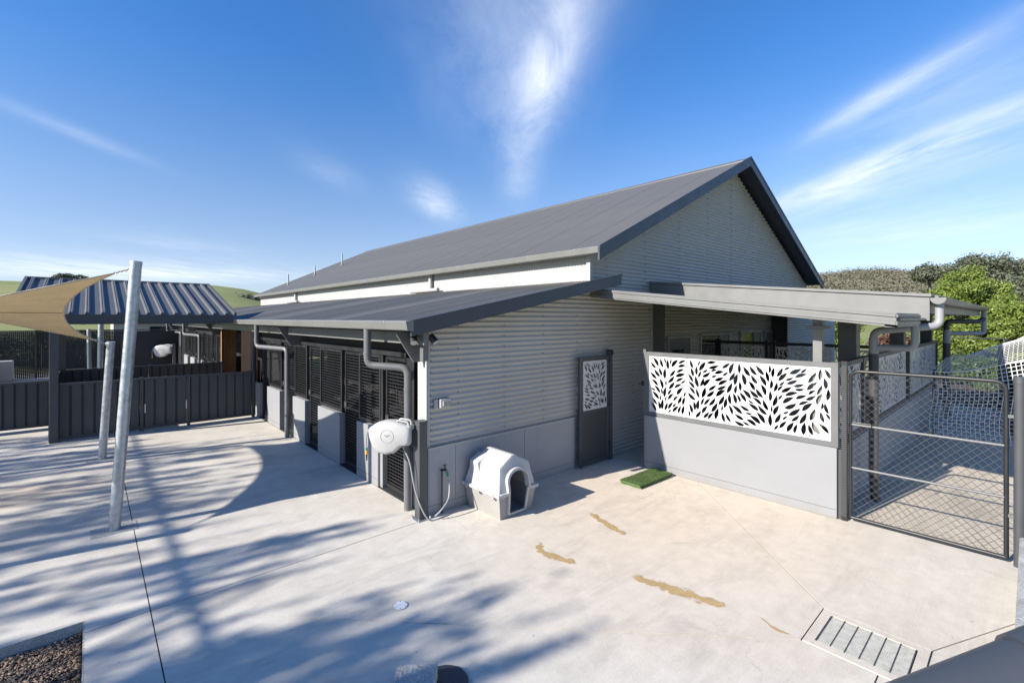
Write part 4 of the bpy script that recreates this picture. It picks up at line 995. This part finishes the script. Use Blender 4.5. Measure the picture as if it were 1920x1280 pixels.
# retaining wall and handrail beside the camera
RW = MB().bbox(-1.0, 3.62, -5.75, -5.27, -.02, .42, .015).build('retaining_wall', 'concrete_old', loc=(1.2, -5.5, 0), label='rough pale rendered retaining wall at the right picture edge', cat='wall')
def raydir(px, py):
    X, Z = (px-960)/877, (597-py)/877; return Vector((X*.7431+.6691, -X*.6691+.7431, Z))
cam_v = Vector(CAM)
HR = thing('handrail', 'dark slate-blue round handrail crossing the lower right corner', 'handrail', (-2.5, -5.3, 1.0))
p1 = cam_v+raydir(1700, 1362)*.62; p2 = cam_v+raydir(1960, 1262)*.62; dr = (p2-p1).normalized()
MB().tube([p1-dr*.5, p2+dr*.7], .046, 28).build('rail', 'fascia', HR, smooth=60)
q = p1+dr*((p2-p1).length*.93); MB().tube([q, q+dr*.10], .050, 28).build('rail_collar', 'fascia', HR, smooth=50)
MB().tube([q+dr*.3, (q.x+dr.x*.3, q.y+dr.y*.3, 0)], .03, 14).build('post', 'fascia', HR, smooth=50)

# ------------------------------------------------------------------ shade sail and its poles
def sail(name, label, c, sag, grp='tan shade sails'):
    c = [Vector(p) for p in c]; ctr = sum(c, Vector())/4; n = 28
    sags = sag if hasattr(sag, '__len__') else (sag,)*4
    def edge(a, b, t, k): p = a.lerp(b, t); mid = (a+b)/2; return p+(ctr-mid)*sags[k]*4*t*(1-t)
    V = []
    for i in range(n+1):
        for j in range(n+1):
            s, t = i/n, j/n
            p = edge(c[0], c[1], s, 0)*(1-t)+edge(c[3], c[2], s, 2)*t+edge(c[0], c[3], t, 3)*(1-s)+edge(c[1], c[2], t, 1)*s
            bil = c[0]*(1-s)*(1-t)+c[1]*s*(1-t)+c[2]*s*t+c[3]*(1-s)*t
            V.append(tuple(p-bil))
    fs = [(i*(n+1)+j, (i+1)*(n+1)+j, (i+1)*(n+1)+j+1, i*(n+1)+j+1) for i in range(n) for j in range(n)]
    t = thing(name, label, 'shade sail', tuple(ctr), grp)
    o = MB().add(V, fs).build('cloth', 'sail', t)
    for p in o.data.polygons: p.use_smooth = True
    for a, b in ((0, 1), (1, 2), (2, 3), (3, 0)):
        pts = [edge(c[a], c[b], k/24, a) for k in range(25)]
        MB().tube(pts, .011, 6).build('hem_cable', 'sailhem', t, smooth=60)
    # sewn seam from edge to edge
    ii = 14; MB().tube([Vector(V[ii*(n+1)+j])+Vector((0, 0, -.004)) for j in range(n+1)], .004, 4).build('seam', 'sailseam', t)
    return t
M['sailhem'] = mat('pale_hem', (.55, .47, .34), .8); M['sailseam'] = mat('seam_thread', (.20, .14, .08), .9)
C1, C2, C3, C4 = (-3.07, 2.52, 3.18), (-3.23, 6.16, 2.20), (-6.60, 6.45, 3.15), (-6.10, 2.57, 2.20)
sail('shade_sail', 'tan hypar shade sail stretched between leaning galvanised poles, upper left', (C1, C2, C3, C4), (.28, .20, .28, .07))
def links(b, a, c, r=.016, w=.0045):
    a = Vector(a); c = Vector(c); d = c-a; L_ = d.length; n = max(3, int(L_/.036)); d.normalize(); u = d.cross(Vector((0,0,1))).normalized(); v = u.cross(d)
    for k in range(n):
        o = a+d*(L_*(k+.5)/n); x = u if k % 2 else v
        b.tube([o+d*math.cos(t)*L_/n*.72+x*math.sin(t)*r for t in [2*math.pi*q/12 for q in range(12)]], w, 5, closed=True)
    return b
def pole(base, top, r, label, corner=None, grp='galvanised sail poles'):
    t = thing('sail_pole', label, 'pole', base, grp)
    MB().tube([(base[0], base[1], 0), top], r, 20).build('shaft', 'galv', t, smooth=50)
    d = (Vector(top)-Vector(base)).normalized()
    MB().tube([Vector(top)-d*.03, Vector(top)+d*.012], r*1.05, 20).build('cap', 'galv', t, smooth=50)
    if corner:
        at = Vector(top)-d*.07; dd = (Vector(corner)-at).normalized(); e = at+dd*r*.9
        MB().tube([e+dd*.02+Vector((0,0,math.cos(a)*.02))+dd*math.sin(a)*.02 for a in [2*math.pi*k/12 for k in range(12)]], .006, 6, closed=True).build('eye_bolt', 'chain', t)
        links(MB(), e+dd*.03, corner).build('chain', 'chain', t)
    bp = MB().box(base[0]-.22, base[0]+.22, base[1]-.16, base[1]+.16, .001, .0045).build('footing', 'concrete_old', t)
    return t
pole((-3.08, 2.22, 0), (-2.87, 2.23, 3.31), .062, 'tallest galvanised pole leaning right, holding the sail by a chain', C1)
pole((-3.14, 6.17, 0), (-3.02, 6.02, 2.16), .062, 'short galvanised pole holding the low far corner of the sail', C2)
pole((-6.9, 6.6, 0), (-6.95, 6.62, 3.28), .062, 'galvanised pole past the left picture edge, high far corner', C3)
pole((-6.5, 2.36, 0), (-6.48, 2.35, 2.25), .062, 'galvanised pole past the left picture edge, low near corner', C4)
D1, D2, D3, D4 = (-3.45, 13.8, 2.42), (-5.5, 16.5, 3.0), (-7.6, 14.2, 2.3), (-6.0, 11.6, 3.0)
sail('shade_sail', 'second tan shade sail, only a corner visible behind the carport', (D1, D2, D3, D4), .3)
pole((-3.1, 14.0, 0), (-3.06, 13.95, 2.62), .07, 'galvanised pole standing behind the charcoal fences', D1)
pole((-3.32, 13.1, 0), (-3.34, 13.1, 2.28), .05, 'thinner bright galvanised pole beside the pole behind the fences')

# ------------------------------------------------------------------ charcoal panel fences, carport
def panel_fence(name, label, x0, x1, y, h, posts, grp='charcoal panel fences', along='x', gate=None, w=.19):
    t = thing(name, label, 'fence', ((x0+x1)/2, y, 0) if along == 'x' else (y, (x0+x1)/2, 0), grp)
    def bx(b, a0, a1, d0, d1, z0, z1): return b.box(a0, a1, y+d0, y+d1, z0, z1) if along == 'x' else b.box(y+d0, y+d1, a0, a1, z0, z1)
    ps = [x0]+posts+[x1]
    for p in ps: bx(MB(), p-.03, p+.03, -.04, .04, 0, h+.02).build('post', 'char', t)
    for a, b in zip(ps[:-1], ps[1:]):
        lo = .05
        bx(MB(), a+.03, b-.03, -.028, .028, h-.05, h).build('rail', 'char', t); bx(MB(), a+.03, b-.03, -.028, .028, lo, lo+.05).build('rail', 'char', t)
        k = a+.034; n = max(1, round((b-a-.068)/w)); ww = (b-a-.068)/n
        for i in range(n):
            c0 = k+i*ww; q = MB()
            if along == 'x': q.prism([(c0,.012),(c0+.008,.008),(c0+.022,-.014),(c0+ww-.022,-.014),(c0+ww-.008,.008),(c0+ww,.012)], lambda p, z: (p, y+z, lo+.05), lambda p, z: (p, y+z, h-.05))
            else: q.prism([(c0,.012),(c0+.008,.008),(c0+.022,-.014),(c0+ww-.022,-.014),(c0+ww-.008,.008),(c0+ww,.012)], lambda p, z: (y+z, p, lo+.05), lambda p, z: (y+z, p, h-.05))
            q.build('panel', 'char', t)
    return t
panel_fence('panel_fence', 'near charcoal panel fence below the carport, ending at the cage wall', -3.85, -.10, 8.45, 1.22, [-2.42, -1.52])
panel_fence('panel_fence', 'charcoal panel fence running back from the carport post', 8.50, 11.95, -3.92, 1.22, [10.2], along='y')
panel_fence('panel_fence', 'farther charcoal panel fence parallel to the near one', -3.88, -.16, 12.0, 1.22, [-2.0], gate=None)
panel_fence('panel_fence', 'dark panel fence at the left edge, left of the carport post', -6.9, -4.0, 10.3, 1.13, [-5.0])
for x in (-2.36, -1.57):
    gl = MB().box(x-.012, x+.012, 8.395, 8.408, .42, .62).build('gate_hinge', 'galv', bpy.data.objects['panel_fence'])
CP = thing('carport', 'charcoal carport with ribbed skillion roof behind the shade sail', 'carport', (-2.5, 10, 0))
cz0, cz1 = 2.66, 3.60
MB().box(-4.45, -.60, 8.24, 8.29, 2.48, 2.68).build('fascia', 'fascia', CP)
MB().box(-4.45, -.60, 8.215, 8.24, 2.655, 2.69).box(-4.45, -.60, 8.215, 8.24, 2.475, 2.50).build('fascia_lip', 'fascia', CP)
sl_ = (cz1-cz0)/(12.0-8.3)
prof_r = [(0,0),(.055,.0),(.078,.050),(.092,.052),(.098,.046),(.110,.046),(.116,.052),(.130,.050),(.153,0),(.262,0),(.262,-.004),(0,-.004)]
me = MB().prism(prof_r, lambda p, q: (p, 0, q), lambda p, q: (p, 3.7, q+3.7*sl_)).mesh('carport_roof_sheet'); me.materials.append(M['carport'] if 'carport' in M else M['fascia'])
M['carport'] = mat('blue_charcoal_roof', (.085, .087, .090), .55, var=.08); me.materials.clear(); me.materials.append(M['carport'])
for i in range(15): place(me, 'roof_sheet', CP, (-4.50+i*.262, 8.30, cz0+.03))
MB().prism([(8.29,cz0-.02),(12.05,cz1-.0),(12.05,cz1+.10),(8.29,cz0+.09)], lambda p, q: (-4.56, p, q), lambda p, q: (-4.505, p, q)).build('barge_capping', 'carport', CP)
MB().prism([(8.29,cz0-.02),(12.05,cz1-.0),(12.05,cz1+.10),(8.29,cz0+.09)], lambda p, q: (-.57, p, q), lambda p, q: (-.515, p, q)).build('barge_capping', 'carport', CP)
MB().box(-4.55, -.52, 12.0, 12.10, cz1+.0, cz1+.09).build('ridge_capping', 'light', CP)
for y, z in ((8.35, 2.6), (11.9, 3.5)):
    MB().bbox(-3.94, -3.80, y-.07, y+.07, 0, z, .004).build('post', 'charpost', CP)
    MB().box(-4.4, -.65, y-.05, y+.05, z-.15, z).build('beam', 'charpost', CP) if y > 9 else None
MB().bbox(-.75, -.62, 11.83, 11.97, 2.6, 3.5, .004).build('post', 'charpost', CP)
MB().box(-3.95, -3.8, 8.5, 11.8, 2.45, 2.55).build('beam', 'charpost', CP)

# ------------------------------------------------------------------ far left yard
MFN = thing('mesh_fence', 'tall black mesh fence across the back of the far yard', 'fence', (-6, 22.5, 0))
for x in (-12.5, -8.8, -5.0, -2.25): MB().tube([(x, 22.5, 0), (x, 22.5, 2.12)], .045, 10).build('post', 'black', MFN, smooth=50)
MB().tube([(-14, 22.5, 2.08), (-.1, 22.5, 2.08)], .022, 8).tube([(-14, 22.5, 1.35), (-.1, 22.5, 1.35)], .016, 8).build('rail', 'black', MFN, smooth=50)
b = MB(); k = -14
while k < -2.25: b.wire((k, 22.52, .05), (k, 22.52, 2.06), .044); k += .055
k = .08
while k < 2.06: b.wire((-14, 22.52, k), (-2.25, 22.52, k), .040); k += .06
b.build('mesh_infill', 'mesh', MFN)
MB().box(-2.24, -.12, 22.45, 22.47, .02, 2.02).build('shade_cloth', 'dark', MFN)
FS = thing('farm_shed', 'low grey shed with white gutter beyond the black mesh fence', 'shed', (-.5, 32, 0))
MB().box(-2.3, 6, 31, 37, 0, 2.36).build('wall', 'clad', FS)
MB().box(-2.45, 6.1, 30.85, 37.1, 2.36, 2.5).build('roof', 'roof', FS)
MB().box(-2.5, 6.1, 30.75, 30.85, 2.30, 2.48).build('gutter', 'cladw', FS)
MB().box(-.6, .4, 30.95, 31.0, 1.5, 2.1).build('window', 'glass', FS)
HR2, _ = hose_reel((-.42, 22.0, 1.12), R(150), 'distant hose reel seen against black shade cloth', 1.35)
MB().bbox(-.42, -.30, 21.9, 22.02, 0, 1.4, .004).build('reel_post', 'charpost', HR2)
RT = thing('garden_wall', 'low grey concrete garden wall behind the left fence', 'wall', (-5.5, 15, 0))
MB().bbox(-9, -4.05, 14.6, 14.9, 0, .78, .01).build('body', 'render', RT); MB().bbox(-6.4, -5.0, 14.55, 14.95, .78, 1.36, .01).build('raised_block', 'render', RT)
dr_ = thing('water_drum', 'dark round drum in front of the grey garden wall', 'drum', (-5.75, 13.9, 0))
MB().tube([(-5.75, 13.9, 0), (-5.75, 13.9, .9), (-5.75, 13.9, 1.12), (-5.75, 13.9, 1.2)], [.42, .45, .34, .12], 20).build('body', 'black', dr_, smooth=40)
MB().tube([(-5.75, 13.9, 1.2), (-5.75, 13.9, 1.24)], .12, 16).build('lid', 'black', dr_)

# ------------------------------------------------------------------ vegetation
def leafmesh(name, centres, radii, per, size, m, seed, droop=0., flat=1., out=.9, rand=.6):
    rnd = np.random.RandomState(seed); cs = np.asarray(centres, float); rs = np.asarray(radii, float)
    idx = np.repeat(np.arange(len(cs)), per); n = len(idx)
    d = rnd.randn(n, 3); d /= np.linalg.norm(d, axis=1)[:, None]; r = rnd.rand(n)**.45
    p = cs[idx]+d*r[:, None]*rs[idx]
    nrm = d*out+rnd.randn(n, 3)*rand; nrm[:, 2] += .35*flat; nrm /= np.linalg.norm(nrm, axis=1)[:, None]
    a = rnd.randn(n, 3); a[:, 2] -= droop; a -= nrm*(a*nrm).sum(1)[:, None]; a /= np.linalg.norm(a, axis=1)[:, None]+1e-9
    b = np.cross(nrm, a); s = size*(.6+rnd.rand(n)*.8)
    V = np.empty((n, 4, 3)); V[:, 0] = p-a*s[:, None]; V[:, 1] = p+b*(s*.42)[:, None]; V[:, 2] = p+a*s[:, None]; V[:, 3] = p-b*(s*.42)[:, None]
    return npmesh(name, V.reshape(-1, 3), np.arange(n*4).reshape(-1, 4), m)
def tree(name, label, base, trunk_h, trunk_r, centres, radii, per, size, m, seed, group=None, droop=0., limbs=True):
    t = thing(name, label, 'tree' if 'shrub' not in name else 'shrub', base, group); bx_ = Vector(base)
    cs = [Vector(c) for c in centres]; top = Vector((bx_.x, bx_.y, bx_.z+trunk_h)); rnd = random.Random(seed)
    MB().tube(spline([bx_-Vector((0,0,.2)), bx_+Vector((trunk_r*.6, -trunk_r*.4, trunk_h*.5)), top], 6), [trunk_r*(1-.45*k/12) for k in range(13)], 9).build('trunk', 'bark', t, smooth=60)
    if limbs:
        for c in rnd.sample(cs, min(len(cs), 14)):
            mid = top.lerp(c, .5)+Vector((rnd.uniform(-.2,.2), rnd.uniform(-.2,.2), .1)); st = bx_.lerp(top, rnd.uniform(.6, 1))
            pts = spline([st, mid, c], 5); MB().tube(pts, [trunk_r*.42*(1-.8*k/(len(pts)-1)) for k in range(len(pts))], 6).build('limb', 'bark', t, smooth=60)
    me = leafmesh('crown', [(c-bx_) for c in cs], radii, per, size, m, seed, droop); link(me, 'crown', t); return t
def crown_pts(c, rad, n, seed, clump, jitter=.35, shell=.55):
    rnd = np.random.RandomState(seed); d = rnd.randn(n, 3); d /= np.linalg.norm(d, axis=1)[:, None]; r = shell+(1-shell)*rnd.rand(n)
    p = np.array(c)+d*r[:, None]*np.array(rad); q = clump*(1-jitter+rnd.rand(n, 1)*2*jitter)*np.array([[1, 1, .75]]); return p, q
def at(px, D, z=None, py=None):
    d = raydir(px, 597); p = cam_v+d*D; zz_ = 0 if z is None else z
    return (p.x, p.y, zz_)
def zpx(py, D): return 2.6+(597-py)*D/877
def ptree(name, label, px, D, y_top, wpx, m, seed, ybot=None, n=70, per=380, leaf=.07, clump=.55, trunk=.12, group=None, droop=0):
    x, y, _ = at(px, D); zt = zpx(y_top, D); zb = zpx(ybot, D) if ybot else .4; rw = wpx*D/877/2
    g0 = TH(x, y) if D > 40 else 0
    p, q = crown_pts((x, y, (zt+zb)/2), (rw-clump*.5, rw-clump*.5, (zt-zb)/2-clump*.4), n, seed, clump)
    return tree(name, label, (x, y, g0), max(.3, (zb+zt)/2-g0), trunk, p, q, per, leaf, m, seed, group, droop)
GR = 'garden trees and shrubs beyond the run'
ptree('lime_tree', 'bright lime-green leafy tree behind the right end of the verandah', 1812, 24, 500, 176, 'leaf_lime', 21, ybot=690, n=150, per=420, leaf=.062, clump=.52, group=GR)
ptree('lime_tree', 'lower lime-green tree right of the brightest one', 1868, 21, 560, 120, 'leaf_lime', 22, ybot=700, n=80, per=400, leaf=.06, clump=.42, group=GR)
ptree('lime_tree', 'lime-green treetop peeping over the verandah roof', 1574, 30, 537, 84, 'leaf_lime', 23, ybot=660, n=50, per=300, leaf=.09, clump=.6, group=GR)
ptree('russet_shrub', 'russet-leaved shrub at the right picture edge', 1912, 27, 585, 90, 'leaf_red', 24, ybot=680, n=40, per=260, leaf=.08, clump=.55, group=GR)
ptree('garden_shrub', 'low russet hedge seen beneath the verandah gutter', 1672, 26, 618, 70, 'leaf_red', 30, ybot=668, n=30, per=240, leaf=.08, clump=.5, group=GR)
ptree('garden_shrub', 'dark green garden shrub behind the netting', 1800, 19, 660, 90, 'leaf_green', 25, ybot=715, n=36, per=300, leaf=.07, clump=.4, group=GR)
ptree('garden_shrub', 'low green shrub right of the netting rope', 1895, 17, 690, 100, 'leaf_green', 26, ybot=770, n=36, per=300, leaf=.06, clump=.4, group=GR)
ptree('garden_shrub', 'dark low shrub seen through the middle of the netting', 1835, 21, 672, 80, 'leaf_green', 35, ybot=735, n=36, per=300, leaf=.07, clump=.4, group=GR)
ptree('garden_shrub', 'dark shrub seen through the netting beside the far downpipe', 1783, 23, 668, 60, 'leaf_green', 36, ybot=722, n=30, per=300, leaf=.07, clump=.4, group=GR)
ptree('gum_tree', 'large spreading grey-green gum tree on the right skyline', 1842, 75, 472, 130, 'leaf_gum', 27, ybot=545, n=70, per=150, leaf=.22, clump=1.5, trunk=.4, group='skyline gum trees')
ptree('gum_tree', 'grey-green gum tree at the right edge below the skyline', 1915, 62, 515, 130, 'leaf_gum', 28, ybot=600, n=70, per=170, leaf=.2, clump=1.4, trunk=.35, group='skyline gum trees')
ptree('gum_tree', 'gum tree left of the large skyline gum tree', 1742, 95, 497, 60, 'leaf_gum', 29, ybot=530, n=50, per=160, leaf=.25, clump=1.5, trunk=.3, group='skyline gum trees')
ptree('gum_tree', 'round dark gum tree on the left hill behind the carport', 122, 150, 512, 34, 'leaf_gum', 31, ybot=530, n=40, per=150, leaf=.35, clump=1.3, trunk=.3, group='skyline gum trees')
ptree('gum_tree', 'small gum tree top right of the one behind the carport', 152, 170, 517, 22, 'leaf_gum', 32, ybot=528, n=24, per=130, leaf=.35, clump=1.2, trunk=.3, group='skyline gum trees')
ptree('gum_tree', 'round gum tree on the left skyline beside the main roof', 466, 120, 552, 40, 'leaf_gum', 33, ybot=576, n=44, per=150, leaf=.3, clump=1.2, trunk=.3, group='skyline gum trees')
ptree('gum_tree', 'small gum tree left of the one beside the main roof', 441, 125, 551, 16, 'leaf_gum', 34, ybot=570, n=16, per=130, leaf=.3, clump=.8, trunk=.2, group='skyline gum trees')
for i, (px, D, w, yt) in enumerate(((92, 26, 120, 628), (180, 27, 110, 632), (20, 27, 110, 630))):
    ptree('garden_shrub', ['dark green shrub behind the black mesh fence post', 'dark shrub behind the mesh fence near the far poles', 'shrub behind the mesh fence at the left edge'][i], px, D, yt, w, 'leaf_green', 40+i, ybot=700, n=36, per=220, leaf=.09, clump=.6, group='shrubs behind the mesh fence')
for i, (px, D, yt, w) in enumerate(((78, 24.5, 617, 26), (160, 24.5, 617, 26))):
    ptree('lime_tree', ['lime tip of a young tree above the mesh fence, left', 'lime tip of a young tree above the mesh fence beside the far pole'][i], px, D, yt, w, 'leaf_lime', 50+i, ybot=640, n=12, per=160, leaf=.07, clump=.3, trunk=.04, group='shrubs behind the mesh fence')
# scrubby wooded ridge: one mass
def ridge():
    rnd = np.random.RandomState(8); cs = []; rs = []
    for k in range(3600):
        a = .48+rnd.rand()*.62; D = 90+rnd.rand()**.8*360
        x = CAM[0]+D*(math.sin(a)*.7431+math.cos(a)*.6691); y = CAM[1]+D*(-math.sin(a)*.6691+math.cos(a)*.7431)
        s = 1.6+rnd.rand()*2.4; z = TH(x, y)
        cs.append((x, y, z+s*.6)); rs.append((s*1.25, s*1.25, s*.85))
    me = leafmesh('wooded_ridge', cs, rs, 60, .40, 'leaf_hill', 9, out=1.6, rand=.35)
    tag(link(me, 'wooded_ridge'), 'brown-grey scrub covering the ridge on the right skyline', 'woodland', kind='stuff')
ridge()
# rocks in the garden past the netting
for i, (x, y, s) in enumerate(((13.6, -5.6, .42), (14.4, -6.1, .5), (13.2, -6.4, .34), (15.3, -5.9, .38), (12.6, -6.9, .3))):
    rnd = random.Random(i); import bmesh
    bm = bmesh.new(); bmesh.ops.create_icosphere(bm, subdivisions=2, radius=1)
    for v in bm.verts: k = 1+rnd.uniform(-.2, .2); v.co = (x+v.co.x*s*k*1.2, y+v.co.y*s*k, .55+v.co.z*s*k*.8)
    b = MB().add([tuple(v.co) for v in bm.verts], [tuple(q.index for q in f.verts) for f in bm.faces]); bm.free()
    b.build('boulder', 'rock', loc=(x, y, .2), label=['pale boulder nearest the verandah, behind the netting', 'largest pale boulder behind the netting', 'pale boulder low behind the netting', 'pale boulder farthest back behind the netting', 'small pale boulder at the right behind the netting'][i], cat='rock', group='garden boulders')
MB().box(16.05, 40, -4.98, -.3, -.12, -.03).build('garden_bed', 'soil', kind='structure')
MB().box(12.0, 40, -12, -5.0, -.12, .45).build('raised_garden', 'soil', kind='structure')

# tall gum trees behind and left of the camera: their hanging foliage throws the streaks across the yard
def shade_tree(name, label, base, regions, count, seed, limb=None):
    rnd = random.Random(seed); t = thing(name, label, 'tree', base, 'gum trees left of the yard'); bx_ = Vector(base); cs = []; rs = []
    tot = sum(r[4] for r in regions)
    for k in range(count):
        q = rnd.uniform(0, tot)
        for r in regions:
            q -= r[4]
            if q <= 0: break
        ug, vg = rnd.uniform(r[0], r[1]), rnd.uniform(r[2], r[3]); z = rnd.uniform(6.2, 9.4)
        cs.append((ug-SHX*z-bx_.x, vg-SHY*z-bx_.y, z)); w = rnd.uniform(.04, .12); rs.append((w*1.5, w, rnd.uniform(.45, 1.1)))
    me = leafmesh('crown', cs, rs, 26, .085, 'leaf_gum', seed, droop=1.6, flat=0); link(me, 'crown', t)
    top = Vector((np.mean([c[0] for c in cs]), np.mean([c[1] for c in cs]), 6.6))+Vector((bx_.x, bx_.y, 0))
    MB().tube(spline([bx_, bx_.lerp(top, .5)+Vector((-.4, .2, 0)), top], 6), [.26*(1-.5*k/12) for k in range(13)], 10).build('trunk', 'bark', t, smooth=60)
    for k in range(0, count, max(1, count//16)):
        c = Vector(cs[k])+Vector((bx_.x, bx_.y, 0)); MB().tube(spline([top-Vector((0, 0, rnd.uniform(0, 1.5))), top.lerp(c, .5)+Vector((0, 0, .4)), c+Vector((0, 0, .4))], 5), [.05*(1-.85*q/10) for q in range(11)], 6).build('limb', 'bark', t, smooth=60)
    if limb:
        z = limb[2]; a = (limb[0]-SHX*z, limb[1]-SHY*z, z); b = (limb[0]-SHX*z, limb[3]-SHY*z, z)
        pts = [Vector(a).lerp(Vector(b), k/12) for k in range(13)]; MB().tube(pts, [.036-.012*k/12 for k in range(13)], 10).build('limb', 'bark', t, smooth=60)
        cs2 = [(p.x-bx_.x+rnd.uniform(-.1, .1), p.y-bx_.y+rnd.uniform(-.3, .3), p.z+rnd.uniform(-.03, .03)) for p in pts]
        link(leafmesh('twigs', cs2, [(.06, .12, .04)]*len(cs2), 5, .035, 'leaf_gum', seed+1), 'twigs', t)
    return t
shade_tree('gum_tree', 'gum tree left of the yard whose shadow streaks the concrete by the poles', (-19.5, 7.6, 0),
           [(-5.5, -2.6, 1.2, 7.5, 1.0), (-3.2, -1.3, 2.4, 6.6, .28), (-6, -3, 6.0, 9.5, .8), (-4.4, -2.6, 2.2, 3.3, .35)], 215, 61, limb=(-2.6, -1.1, 4.8, 8.6))
shade_tree('gum_tree', 'gum tree behind the viewer whose shadow falls across the foreground concrete', (-18.2, -.2, 0),
           [(-2.9, -1.5, -2.6, -1.1, 1.0), (-1.9, -1.0, -2.7, -1.5, .28), (-3.6, -2.4, -1.2, 1.0, .35), (-2.2, -1.2, .1, .7, .14)], 88, 62)
